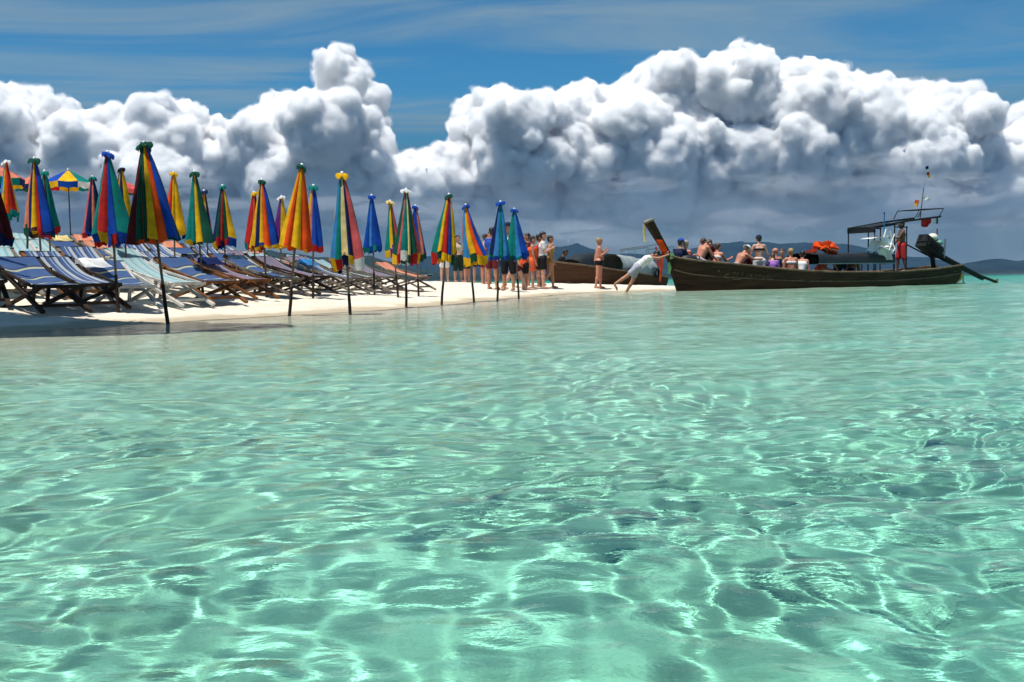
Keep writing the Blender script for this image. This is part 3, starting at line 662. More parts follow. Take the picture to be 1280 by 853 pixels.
# ------------------------------------------------------------------ boats
class Frame:
    """boat frame: u metres aft of the stem, v metres to port/starboard, w metres up"""
    def __init__(s, bow, stern, z0=0.0):
        b, t = Vector((*bow, 0)), Vector((*stern, 0)); s.L = (t - b).length
        s.aft = (t - b).normalized(); s.side = Vector((-s.aft.y, s.aft.x, 0)); s.bow = b; s.z0 = z0
    def root(s, name): return empty(name, (s.bow.x, s.bow.y, s.z0), (0, 0, math.atan2(s.aft.y, s.aft.x)))
    def at(s, u, v=0.0, w=0.0): return s.bow + s.aft * u + s.side * v + Vector((0, 0, s.z0 + w))
    def u_of(s, px):
        r = ray(px, 345); a = s.aft; b = s.bow
        # solve (b + a u) parallel to r in plan
        return (b.y * r.x - b.x * r.y) / (a.x * r.y - a.y * r.x)
def hull_mesh(L, beam, sheer, keel, rake=.0, n=44, inner=.035):
    """sheer, keel: lists of (u, z)"""
    U = np.linspace(0, 1, n) ** 1.1; su = np.array(sheer, float); ku = np.array(keel, float); out = []; inn = []
    for t in U:
        u = t * L; zs = np.interp(u, su[:, 0], su[:, 1]); zk = np.interp(u, ku[:, 0], ku[:, 1])
        b = beam / 2 * min(1.0, (math.sin(min(1, (t + .004) / .36) * math.pi / 2)) ** .58) * (1 - .38 * max(0, (t - .6) / .4) ** 1.6)
        sec = []; sei = []
        for q in range(9):
            a = q / 8; yy = b * (math.sin(a * math.pi / 2) ** .62) * (.86 + .14 * a); zz = zk + (zs - zk) * (a ** 1.7)
            uu = u - rake * max(0, 1 - t / .14) * a ** 1.3; sec.append((uu, yy, zz)); sei.append((uu, max(yy - inner, 0), zz + (inner * 1.4 * (1 - a))))
        out.append([(p[0], -p[1], p[2]) for p in sec[::-1]] + sec[1:]); inn.append([(p[0], -p[1], p[2]) for p in sei[::-1]] + sei[1:])
    return out, inn
def loft(name, secs, m, parent, flip=False):
    v = np.array(secs).reshape(-1, 3); f = grid_faces(len(secs), len(secs[0])); return raw_mesh(name, v, f[:, ::-1] if flip else f, m, parent)
HULLM = mat('hull_wood', (.070, .036, .016), .85, col2=(.018, .011, .007), scale=2.2, bump=.7, bscale=9, stretch=(.35, 1, 3.5))
HULLB = mat('hull_wood_warm', (.095, .042, .018), .85, col2=(.05, .024, .012), scale=2.0, bump=.6, bscale=9, stretch=(.35, 1, 3.5))
RAILM = mat('rail_wood', (.20, .14, .085), .7, col2=(.07, .05, .032), scale=5, bump=.5, bscale=20)
IRON = mat('iron', (.012, .013, .014), .7, .4, 12, .3, 30); STEEL = mat('steel', (.30, .32, .34), .35, .2, 10, metal=.8)
PLASTIC = mat('plastic_white', (.80, .80, .78), .35); TARP = mat('tarp_black', (.012, .014, .016), .55, .3, 4, .8, 7); RUBBER = mat('rubber', (.012, .012, .012), .7, .3, 9)
TARPG = mat('tarp_silver', (.30, .34, .33), .5, .35, 3, 1.0, 5); GOLD = mat('brass', (.55, .36, .10), .35, .3, 9, metal=.7); MIL = mat('flag_cloth', (.70, .70, .66), .8, .1, 5, transl=.2)
def build_boat_front():
    fr = Frame((5.06, 30.0), (15.9, 36.2)); L = fr.L
    # sheer heights read from the photograph along the boat
    pts = [(838, 321), (850, 323), (870, 327), (900, 331), (940, 336), (980, 339.5), (1020, 341), (1060, 341), (1100, 340.5), (1150, 337), (1190, 332)]
    sheer = []
    for px, py in pts:
        u = max(0, min(L, fr.u_of(px))) if px > 850 else (0 if px < 845 else fr.u_of(851)); p = fr.at(u); sheer.append((u, at(px, py, p.y).z))
    keel = [(0, .02), (.35, -.16), (1.2, -.24), (6, -.26), (10, -.2), (L, -.05)]
    root = fr.root('longtail_boat'); tag(root, 'long dark wooden longtail boat full of people with its bow on the sand', 'boat', 'wooden longtail boats')
    out, inn = hull_mesh(L, 1.75, sheer, keel, .38)
    hull = loft('hull', out, HULLM, root); loft('inner_planking', inn, RAILM, root, True)
    # transom
    sec = out[-1]; v = list(sec) + [(L, 0, (sec[0][2] + sec[8][2]) / 2)]; n = len(sec)
    raw_mesh('transom', v, [(i, i + 1, n) for i in range(n - 1)], HULLM, root, False)
    for sgn in (0, -1):
        g = MB(); P = [Vector(s[sgn]) + Vector((0, 0, .012)) for s in out]; g.tube(P, [.035] * len(P), 6); g.build('gunwale', RAILM, root)
        g = MB(); P = [Vector(s[2 if sgn == 0 else -3]) * 1.0 for s in out]; P = [Vector((p.x, p.y * 1.012, p.z)) for p in P]; g.tube(P, .022, 5); g.build('rubbing_strake', RAILM, root)
    # stem and tall prow post
    ztop = sheer[0][1]
    pr = [(.06, 0, -.20), (-.10, 0, .25), (-.36, 0, ztop - .05), (-.56, 0, ztop + .22), (-.80, 0, ztop + .55), (-1.08, 0, ztop + .93), (-1.14, 0, ztop + 1.02)]
    rows = []
    for i, p in enumerate(pr):
        w = [.05, .055, .06, .06, .07, .085, .085][i]; dpt = [.07, .08, .10, .105, .115, .135, .13][i]; q = Vector(p)
        rows.append([(q.x - dpt * .8, -w, q.z - dpt * .35), (q.x + dpt * .8, -w, q.z + dpt * .35), (q.x + dpt * .8, w, q.z + dpt * .35), (q.x - dpt * .8, w, q.z - dpt * .35), (q.x - dpt * .8, -w, q.z - dpt * .35)])
    loft('prow_post', rows, HULLM, root).data.polygons.foreach_set('use_smooth', [False] * ((len(rows) - 1) * 4))
    q = Vector(pr[-1]); MB().beam((q.x - .13, 0, q.z - .02), (q.x + .13, 0, q.z + .08), .19, .055).build('prow_cap', mat('prow_cap', (.30, .27, .20), .7, .4, 6), root)
    for u in (1.9, 3.1, 4.3, 5.5, 6.7, 7.9):
        b = np.interp(u, [s[0][0] for s in out], [-s[0][1] for s in out]); z = np.interp(u, [s[0] for s in sheer], [s[1] for s in sheer])
        MB().box((u, 0, max(.16, z - .28)), (.26, 2 * b - .12, .035)).build('thwart', RAILM, root)
    zs = lambda u: float(np.interp(u, [s[0] for s in sheer], [s[1] for s in sheer]))
    MB().box((10.4, 0, zs(10.4) - .06), (3.4, 1.15, .03)).build('stern_deck', RAILM, root)
    MB().box((.95, 0, zs(.95) - .10), (1.1, .62, .03)).build('bow_deck', RAILM, root)
    # painted lettering on the bow, worn to a few pale strokes
    pm = mat('worn_paint', (.20, .15, .075), .85, .5, 30); rr = random.Random(4); me_secs = np.array(out)
    def skin_y(u, z):   # y of the camera side of the hull at height z
        k = int(np.argmin(np.abs(me_secs[:, 8, 0] - u))); s = me_secs[k, :9]
        return float(np.interp(z, s[::-1, 2], s[::-1, 1]))
    def stroke(pts, w):
        rows = []
        for i, (u, z) in enumerate(pts):
            u2, z2 = pts[min(i + 1, len(pts) - 1)]; u1, z1 = pts[max(i - 1, 0)]; l = math.hypot(u2 - u1, z2 - z1) + 1e-6; nu, nz_ = -(z2 - z1) / l, (u2 - u1) / l
            rows.append([(u + sg * nu * w / 2, skin_y(u, z) - .014, z + sg * nz_ * w / 2) for sg in (-1, 1)])
        strip('painted_stroke', rows, pm, root)
    zc = lambda u: zs(u) - .30
    stroke([(.95 + .5 * t, zc(1.2) + .05 - .10 * t + .05 * math.sin(t * 7)) for t in np.linspace(0, 1, 14)], .035)
    stroke([(1.15 + .75 * t, zc(1.5) - .14 + .03 * math.sin(t * 6)) for t in np.linspace(0, 1, 12)], .025)
    for i in range(9):   # looped letters worn past reading
        u0 = 1.62 + i * .155; z0 = zc(u0); tw = rr.uniform(3.6, 5.6); ph = rr.uniform(0, 2)
        stroke([(u0 + .045 * math.cos(ph + t * tw) * (1 - .3 * t), z0 + .055 * math.sin(ph + t * tw) + .04 * t) for t in np.linspace(0, 1, 11)], .017)
    # canopy frame over the stern half: posts, sloping roof bars
    def loc(px, py, v=0.0):
        u = fr.u_of(px); p = fr.at(u, v); return Vector((u, v, at(px, py, p.y).z))
    fm = IRON
    a0, a1 = loc(1076, 285), loc(1158, 272)
    for v in (-.55, .55):
        MB().tube([(a0.x, v, a0.z), ((a0.x + a1.x) / 2, v, (a0.z + a1.z) / 2 + .03), (a1.x, v, a1.z)], .035, 7).build('roof_rail', fm, root)
        for px, tp in ((1076, 286), (1101, 281), (1116, 284)):
            t = loc(px, tp); MB().tube([(t.x, v, zs(t.x) - .15), (t.x, v, t.z)], .022, 7).build('post', fm, root)
        t0, t1 = loc(1101, 285), loc(1117, 285); MB().tube([(t0.x, v, t0.z), (t1.x, v, t1.z)], .02, 6).build('cross_bar', fm, root)
    rows = [[(a0.x + (a1.x - a0.x) * t, v, a0.z + (a1.z - a0.z) * t + .05 + .10 * math.cos(v * 2.6) - .10) for v in np.linspace(-.6, .6, 9)] for t in np.linspace(-.02, .34, 6)]
    strip('roof_tarp', rows, TARP, root)
    rows = [[(a0.x + .0 + .02 * math.sin(t * 9), v, a0.z + .02 - .20 * t) for v in np.linspace(-.6, .6, 7)] for t in np.linspace(0, 1, 4)]
    strip('roof_valance', rows, TARP, root)
    # raised frame over the stern
    b0, b1 = loc(1131, 273), loc(1136, 263); b2, b3 = loc(1163, 262), loc(1158, 271)
    for v in (-.5, .5): MB().tube([(b0.x, v, b0.z), (b1.x, v, b1.z), (b2.x, v, b2.z), (b3.x, v, b3.z)], .018, 6).build('rack_bar', fm, root)
    MB().tube([(b1.x, -.5, b1.z), (b1.x, .5, b1.z)], .016, 6).build('rack_bar', fm, root); MB().tube([(b2.x, -.5, b2.z), (b2.x, .5, b2.z)], .016, 6).build('rack_bar', fm, root)
    m0, m1 = loc(1149, 263), loc(1153, 236); MB().tube([(m0.x, 0, m0.z - .3), (m1.x, 0, m1.z)], [.018, .012], 6).build('mast', fm, root)
    m2 = loc(1157, 214); MB().tube([(m1.x, 0, m1.z - .02), (m2.x, 0, m2.z)], .005, 5).build('aerial', STEEL, root)
    # passenger shelter amidships: black box of tarpaulin on a frame
    s0, s1 = loc(1003, 319), loc(1098, 330); u0, u1 = s0.x, s1.x
    zt = loc(1050, 318).z; zb = loc(1050, 330).z
    rows = []
    for t in np.linspace(0, 1, 22):
        u = u0 + (u1 - u0) * t; sg = .02 * math.sin(t * 21) - .015 * math.sin(t * 9)
        rows.append([(u, -.70, zb + sg), (u, -.71, (zt + zb) / 2), (u, -.66, zt - .03 + sg), (u, -.3, zt + .03 + sg), (u, .3, zt + .03 + sg), (u, .66, zt - .03), (u, .71, (zt + zb) / 2), (u, .70, zb)])
    strip('shelter_cover', rows, TARP, root)
    for u in np.linspace(u0 + .05, u1 - .05, 5):
        for v in (-.67, .67): MB().tube([(u, v, zs(u) - .3), (u, v, zb + .1)], .02, 6).build('shelter_post', fm, root)
    MB().box(((u0 + u1) / 2, -.70, zb), (u1 - u0, .03, .03)).build('shelter_rail', STEEL, root)
    # rudder frame and golden ring behind the transom
    e = loc(1199, 345); MB().torus((L + .42, -.05, .30), .19, .04, Matrix.Rotation(R(90), 3, 'X'), 18, 7).build('stern_ring', GOLD, root)
    MB().tube([(L - .05, 0, .55), (L + .05, 0, .25), (L + .2, 0, .02), (L + .6, 0, .0)], .03, 7).build('rudder_bar', GOLD, root)
    MB().tube([(L + .05, .02, .03), (L + .95, .02, .03)], .022, 6).build('rudder_foot', IRON, root)
    MB().tube([(L + .60, 0, .44), (L + .78, 0, .38), (L + .80, 0, .03)], .028, 7).build('rudder_hook', GOLD, root)
    # ---- things carried by the boat
    def put(name, label, cat, u, v, w, group=None):
        o = empty(name, fr.at(u, v, w), (0, 0, math.atan2(fr.aft.y, fr.aft.x))); tag(o, label, cat, group); return o
    # longtail engine pivoting on the stern
    c = loc(1161, 309); eng = put('longtail_engine', 'black longtail engine with white air filter on the stern', 'engine', c.x, 0, c.z); eng.scale = (1.0, 1.25, 1.0)
    def rel(px, py, v=0.0):
        p = loc(px, py, v); return Vector((p.x - c.x, v, p.z - c.z))
    tilt = Matrix.Rotation(R(27), 3, 'Y')
    MB().box((.02, 0, -.02), (.96, .36, .36), tilt).box((-.18, 0, .22), (.46, .30, .28), tilt).box((.36, 0, -.06), (.34, .26, .26), tilt).box((.12, 0, .22), (.2, .2, .2), tilt).build('engine_block', IRON, eng)
    mb = MB()
    for i in range(6): mb.box((-.28 + i * .10, -.19, .20 - i * .05), (.03, .04, .26), tilt)
    mb.build('cooling_fin', IRON, eng)
    p = rel(1163, 297); MB().ball((p.x, -.05, p.z), .17, 12, (1, .9, .85)).build('air_filter', mat('filter_cream', (.72, .70, .58), .5, .15, 6), eng)
    p = rel(1170, 304); MB().ball((p.x, -.10, p.z), .10, 10).build('fuel_bottle', mat('bottle_green', (.10, .28, .20), .4), eng)
    p0, p1 = rel(1171, 296), rel(1170.5, 286); MB().tube([(p0.x, 0, p0.z - .42), (p1.x, 0, p1.z)], .022, 7).build('exhaust', mat('rust', (.18, .07, .03), .8), eng)
    p0, p1 = rel(1177, 299), rel(1178, 315); MB().tube([(p0.x, -.1, p0.z), (p1.x - .1, -.1, p1.z - .22)], .03, 7).build('shock_tube', STEEL, eng)
    p0, p1 = rel(1133, 306), rel(1158, 319); MB().tube([(p0.x, 0, p0.z), (p1.x, 0, p1.z)], .026, 7).build('tiller_bar', IRON, eng)
    p0, p1, p2 = rel(1170, 318), rel(1228, 348), rel(1245, 352.5); MB().tube([(p0.x, 0, p0.z), (p1.x, 0, p1.z)], [.11, .085], 9).tube([(p1.x - .3, 0, p1.z + .13), (p2.x, 0, p2.z)], .05, 8).build('tail_shaft', IRON, eng)
    mb = MB()
    for k in range(3):
        a = k * 2.094; mb.box((p2.x, .07 * math.cos(a), p2.z + .07 * math.sin(a)), (.015, .05 + .07 * abs(math.cos(a)), .05 + .07 * abs(math.sin(a))))
    mb.build('propeller', GOLD, eng)
    p0, p1 = rel(1164, 314), rel(1167, 336); MB().tube([(p0.x, 0, p0.z), (p1.x, 0, p1.z)], .07, 8).build('pivot_mount', IRON, eng)
    # flags
    def flag(px, py, label, mats, w, h, ang):
        q = loc(px, py); f = put('flag', label, 'flag', q.x, 0, q.z)
        for i, m_ in enumerate(mats):
            t0, t1 = i / len(mats), (i + 1) / len(mats)
            M = Matrix.Rotation(ang, 3, 'Y')
            rows = [[tuple(M @ Vector((x * w, .03 * math.sin(x * 5 + t * 3), -t * h))) for x in np.linspace(0, 1, 6)] for t in np.linspace(t0, t1, 4)]
            strip('stripe', rows, m_, f)
    flag(1155, 209, 'small furled flag with blue, white and yellow bands at the aerial tip', [cloth('navy'), MIL, cloth('red'), cloth('yellow')], .12, .42, R(-24))
    flag(1154, 246, 'small white pennant on the stern mast', [MIL], .32, .11, R(8))
    flag(1143, 250, 'small orange and yellow rosette flag beside the mast', [cloth('orange'), cloth('yellow')], .17, .24, R(4))
    p = loc(1135, 274); red = put('hanging_cloth', 'dark red cloth hung to dry under the stern roof', 'cloth', p.x, -.5, p.z)
    strip('fold', [[(x * .55, -.01 + .03 * math.sin(x * 9), -t * (.26 + .07 * math.sin(x * 4)) + x * .05) for x in np.linspace(0, 1, 9)] for t in np.linspace(0, 1, 6)], cloth('maroon') if False else cloth('red'), red)
    p = loc(1151, 272); wh = put('hanging_shirt', 'white and dark shirt hung beside the red cloth', 'cloth', p.x, -.5, p.z)
    strip('body', [[(x * .12, -.01 + .02 * math.sin(x * 9), -t * .24) for x in np.linspace(0, 1, 5)] for t in np.linspace(0, 1, 5)], MIL, wh)
    strip('sleeve', [[(.13 + x * .10, 0, -t * .25) for x in np.linspace(0, 1, 4)] for t in np.linspace(0, 1, 4)], TARP, wh)
    # blue pole standing in the roof
    p0, p1 = loc(1086.5, 300), loc(1087, 268); bp = put('boat_pole', 'slim blue pole standing up through the boat roof', 'pole', p0.x, -.6, p0.z)
    MB().tube([(0, 0, -.3), (0, 0, p1.z - p0.z)], .02, 7).build('shaft', cloth('lblue'), bp); MB().ball((0, 0, p1.z - p0.z), .032, 6).build('tip', cloth('blue'), bp)
    # white plastic chairs thrown on the shelter
    def plastic_chair(px, py, v, rot, label):
        q = loc(px, py); ch = put('plastic_chair', label, 'chair', q.x, v, q.z, 'white plastic chairs on the boat shelter'); ch.rotation_euler = (rot[0], rot[1], math.atan2(fr.aft.y, fr.aft.x) + rot[2])
        MB().box((0, 0, 0), (.42, .42, .03)).build('seat', PLASTIC, ch)
        rows = [[(-.21 - .10 * t + .05 * math.cos(x * 3), x * .42 / 2 * 1.0, t * .40) for x in np.linspace(-1, 1, 7)] for t in np.linspace(0, 1, 5)]; strip('backrest', rows, PLASTIC, ch)
        for sx in (-1, 1):
            for sy in (-1, 1): MB().beam((sx * .19, sy * .19, 0), (sx * .23, sy * .23, -.40), .045, .03).build('leg', PLASTIC, ch)
        for sy in (-1, 1): MB().tube([(-.24, sy * .22, .20), (.16, sy * .24, .20), (.20, sy * .21, 0)], .018, 6).build('armrest', PLASTIC, ch)
    plastic_chair(1080, 305, -.72, (R(180), R(20), 0), 'white plastic chair upside down on the shelter roof')
    plastic_chair(1088, 309, -.60, (R(168), R(-20), .5), 'white plastic chair lying tilted behind the upturned one')
    sb = loc(1070, 300); kb = put('white_board', 'flat white board resting on the upturned plastic chairs', 'board', sb.x, -.7, sb.z)
    strip('sheet', [[(x * .75 - .35, y * .25, .04 * math.sin(x * 3) + (x * .03)) for x in np.linspace(0, 1, 8)] for y in np.linspace(-1, 1, 4)], PLASTIC, kb)
    # life vests heaped on the shelter
    def vest(px, py, v, rot, label, col='orange'):
        q = loc(px, py); o = put('life_vest', label, 'life vest', q.x, v, q.z, 'life vests piled on the boat shelter'); o.rotation_euler = rot; o.scale = (.62, .62, .62)
        for sx in (-1, 1): MB().box((sx * .13, 0, 0), (.22, .09, .42)).build('panel', cloth(col), o)
        MB().box((0, .10, .0), (.46, .08, .40)).build('back_panel', cloth(col), o)
        for zz in (-.1, .08): MB().box((0, -.052, zz), (.46, .012, .035)).build('strap', cloth('white') if zz > 0 else cloth('black'), o)
        MB().torus((0, .04, .22), .11, .04, None, 12, 6).build('collar', cloth(col), o)
    vs = [(1024, 313, -.3, (1.2, .5, .3)), (1035, 311, -.2, (.4, .9, 1.3)), (1030, 306, 0, (1.5, .2, 2.2)), (1041, 313, .1, (1.0, -.4, .9)), (1020, 315, .2, (1.4, .1, 1.9)), (1028, 314, -.45, (.5, .2, .1)), (1037, 307, .1, (1.3, .6, .4)), (1026, 308, .15, (.9, -.3, 2.9))]
    vl = ['folded over the near edge of the heap', 'standing on its side in the heap', 'on top of the heap', 'slumped against the heap towards the stern', 'half buried at the bow end of the heap', 'hanging over the side of the shelter', 'crumpled near the top of the heap', 'propped at the back of the heap']
    for (px, py, v, rt), t in zip(vs, vl): vest(px, py, v, rt, 'orange red life vest ' + t)
    # ribbons on the prow
    def ribbon(pts, w, col, label):
        o = put('prow_ribbon', label, 'ribbon', 0, 0, 0, 'ribbons tied round the prow'); P = [loc(a, b) for a, b in pts]
        # the prow overhangs forward of the stem
        P = []
        for a, b in pts:
            q = at(a, b, 29.6 if a < 826 else 29.85); dlt = q - fr.bow; P.append(Vector((dlt.dot(fr.aft), dlt.dot(fr.side) - .12, q.z)))
        rows = [[tuple(p + Vector((-w / 2, .02 * math.sin(i * 2), 0))), tuple(p + Vector((0, -.03, 0))), tuple(p + Vector((w / 2, .02 * math.cos(i * 2), 0)))] for i, p in enumerate(P)]; strip('strip', rows, cloth(col), o)
    ribbon([(821, 300), (825, 309), (828, 318)], .24, 'orange', 'broad orange sash wrapped round the prow post')
    ribbon([(829, 312), (824, 322), (823, 338), (822, 353)], .10, 'orange', 'long orange ribbon end hanging beside the bow')
    ribbon([(817, 309), (819, 320), (819, 334)], .09, 'pink', 'pink ribbon hanging from the prow')
    ribbon([(837, 317), (838, 322), (836, 324)], .15, 'lime', 'pale green bow knot on the stem')
    ribbon([(833, 328), (834, 335), (832, 343)], .12, 'lime', 'pale green ribbon end hanging below the knot')
    ribbon([(803, 281), (802, 290), (803, 303)], .09, 'cream', 'pale cloth strip hanging from the prow cap')
    # bags under the knees of the passengers in the bow
    for (px, py, s, nm) in ((858, 321, .22, 'dark travel bag in the bow behind the blue cap'), (868, 325, .20, 'black bag beside the bent man in the bow')):
        q = loc(px, py); o = put('travel_bag', nm, 'bag', q.x, -.1, q.z - .1); MB().ball((0, 0, 0), s, 10, (1.5, .9, .75)).build('body', TARP, o); MB().torus((0, -.05, s * .7), .08, .015, Matrix.Rotation(R(90), 3, 'X')).build('handle', TARP, o)
    return fr, zs
BOAT1, ZS1 = build_boat_front()

def build_boat_back():
    fr = Frame((1.45, 36.4), (6.4, 43.2), .12); L = fr.L
    z0 = .12; sheer = []
    for px, py in ((688, 327), (700, 330), (730, 335.5), (760, 340), (790, 344), (835, 347)):
        u = max(0, min(L, fr.u_of(px))); sheer.append((u, at(px, py, fr.at(u).y).z - z0))
    keel = [(0, .16), (.5, -.05), (2, -.12), (L, -.28)]
    root = fr.root('longtail_boat'); tag(root, 'warm brown wooden longtail boat drawn up behind the sand with silver tarpaulin', 'boat', 'wooden longtail boats')
    out, inn = hull_mesh(L, 1.5, sheer, keel, .3); loft('hull', out, HULLB, root); loft('inner_planking', inn, RAILM, root, True)
    for sgn in (0, -1): MB().tube([Vector(s[sgn]) + Vector((0, 0, .012)) for s in out], .035, 6).build('gunwale', RAILM, root)
    sec = out[-1]; n = len(sec); raw_mesh('transom', list(sec) + [(L, 0, .1)], [(i, i + 1, n) for i in range(n - 1)], HULLB, root, False)
    def loc(px, py, v=0.0):
        u = fr.u_of(px); p = fr.at(u, v); return Vector((u, v, at(px, py, p.y).z - z0))
    # silver tarpaulin over the midships
    a, b = loc(760, 318), loc(806, 326); rows = []
    for t in np.linspace(0, 1, 16):
        u = a.x + (b.x - a.x) * t; zt = a.z + (b.z - a.z) * t; zb = float(np.interp(u, [s[0] for s in sheer], [s[1] for s in sheer]))
        rows.append([(u + .05 * math.sin(q * 2 + t * 8), v * (1 + .05 * math.sin(t * 14 + q)), zb + (zt - zb) * h + .03 * math.sin(t * 11 + q)) for q, (v, h) in enumerate(((-.66, 0), (-.64, .4), (-.56, .75), (-.36, .97), (0, 1.05), (.36, .97), (.6, .6), (.66, 0)))])
    strip('tarpaulin', rows, TARPG, root)
    # dark arched hood
    a, b = loc(712, 321), loc(738, 316); rows = []
    for t in np.linspace(0, 1, 12):
        u = a.x + (b.x - a.x) * t; zt = a.z + (b.z - a.z) * t - .12 * (1 - min(1, t * 3)); zb = zt - .42 - .2 * t
        rows.append([(u, v, zb + (zt - zb) * h) for (v, h) in ((-.5, 0), (-.48, .5), (-.4, .85), (-.2, 1), (0, 1.05), (.2, 1), (.4, .85), (.5, 0))])
    strip('hood', rows, TARP, root)
    for px in (765, 800):
        q = loc(px, 346); MB().torus((q.x, -.80, q.z + .14), .17, .055, Matrix.Rotation(R(90), 3, 'X'), 18, 8).build('tyre_fender', RUBBER, root)
    p0, p1 = loc(792, 313), loc(826, 309)
    for v in (-.6, .6):
        MB().tube([(p0.x, v, p0.z), (p1.x, v, p1.z)], .025, 6).build('roof_rail', STEEL, root)
        for q in (p0, (p0 + p1) / 2, p1): MB().tube([(q.x, v, .3), (q.x, v, q.z)], .018, 6).build('post', STEEL, root)
    q0, q1 = loc(775, 312), loc(822, 306); MB().tube([(q0.x, 0, q0.z), (q1.x, 0, q1.z)], .015, 5).build('boat_hook', RAILM, root)
    return fr
BOAT2 = build_boat_back()

# small boats moored under the far shore
def far_boat(px, py, d, L, label, roof):
    p = at(px, py, d); o = empty('moored_boat', (p.x, d, 0), (0, 0, R(8))); tag(o, label, 'boat', 'small boats moored under the far shore')
    out, inn = hull_mesh(L, L * .22, [(0, L * .14), (L * .3, L * .09), (L, L * .08)], [(0, 0), (L * .1, -.2), (L, -.2)], n=14); loft('hull', out, PLASTIC, o)
    MB().box((L * .5, 0, L * .16), (L * .4, L * .16, L * .10)).build('cabin', PLASTIC if roof else HULLB, o)
    MB().box((L * .5, 0, L * .23), (L * .5, L * .18, L * .02)).build('roof', IRON if roof else PLASTIC, o)
    MB().tube([(L * .4, 0, L * .2), (L * .4, 0, L * .7)], L * .008, 5).build('mast', IRON, o)
far_boat(516, 343, 420, 8.5, 'small white boat with dark roof moored off the wooded shore', True)
far_boat(526, 343.5, 440, 7.0, 'small white boat with wooden cabin moored off the wooded shore', False)
far_boat(400, 346, 330, 13, 'longer white boat moored behind the deck chairs', True)

# ------------------------------------------------------------------ people
SKIN = dict(fair=mat('skin_fair', (.54, .29, .20), .55, .10, 6), pink=mat('skin_pink', (.52, .21, .13), .55, .12, 6), tan=mat('skin_tan', (.40, .19, .105), .55, .12, 6), brown=mat('skin_brown', (.13, .060, .034), .5, .12, 6))
HAIR = dict(black=mat('hair_black', (.010, .008, .008), .5, .3, 20), blond=mat('hair_blond', (.36, .22, .085), .55, .3, 20), brown=mat('hair_brown', (.07, .035, .018), .55, .3, 20), grey=mat('hair_grey', (.30, .27, .24), .6, .2, 20))
EYE = mat('eye_dark', (.02, .015, .012), .3); LIP = mat('lip', (.36, .12, .09), .5)
def cone_sdf(A, org, vox, a, b, ra, rb, k=.02, sub=False):
    a = np.array(a, float); b = np.array(b, float); m = max(ra, rb) + .05
    lo = np.floor((np.minimum(a, b) - m - org) / vox).astype(int); hi = np.ceil((np.maximum(a, b) + m - org) / vox).astype(int) + 1
    lo = np.maximum(lo, 0); hi = np.minimum(hi, A.shape)
    if (hi <= lo).any(): return
    g = [np.arange(lo[i], hi[i]) * vox + org[i] for i in range(3)]
    X, Y, Z = g[0][:, None, None], g[1][None, :, None], g[2][None, None, :]
    e = b - a; L = max(e @ e, 1e-9); t = np.clip(((X - a[0]) * e[0] + (Y - a[1]) * e[1] + (Z - a[2]) * e[2]) / L, 0, 1)
    d = np.sqrt((X - a[0] - t * e[0]) ** 2 + (Y - a[1] - t * e[1]) ** 2 + (Z - a[2] - t * e[2]) ** 2) - (ra + (rb - ra) * t)
    V = A[lo[0]:hi[0], lo[1]:hi[1], lo[2]:hi[2]]
    h = np.maximum(k - np.abs(V - d), 0) / k; V[...] = np.minimum(V, d) - h * h * k * .25
def sdf_mesh(name, cones, m, parent=None, vox=.0125, k=.02, cut=None):
    P = np.array([c[0] for c in cones] + [c[1] for c in cones], float); r = max(max(c[2], c[3]) for c in cones) + .04
    org = P.min(0) - r; dim = np.ceil((P.max(0) + r - org) / vox).astype(int) + 1
    A = np.full(tuple(dim), .05, np.float32)
    for c in cones: cone_sdf(A, org, vox, *c[:4], k=c[4] if len(c) > 4 else k)
    if cut is not None:
        g = np.meshgrid(*[np.arange(dim[i]) * vox + org[i] for i in range(3)], indexing='ij'); A = np.maximum(A, cut(*g).astype(np.float32))
    A = np.clip(A, -.05, .05); gr = openvdb.FloatGrid(.05); gr.copyFromArray(A); pts, tr, q = gr.convertToPolygons(isovalue=0.0, adaptivity=0.0)
    return raw_mesh(name, pts * vox + org, np.ascontiguousarray(q.astype(np.int32)), m, parent)
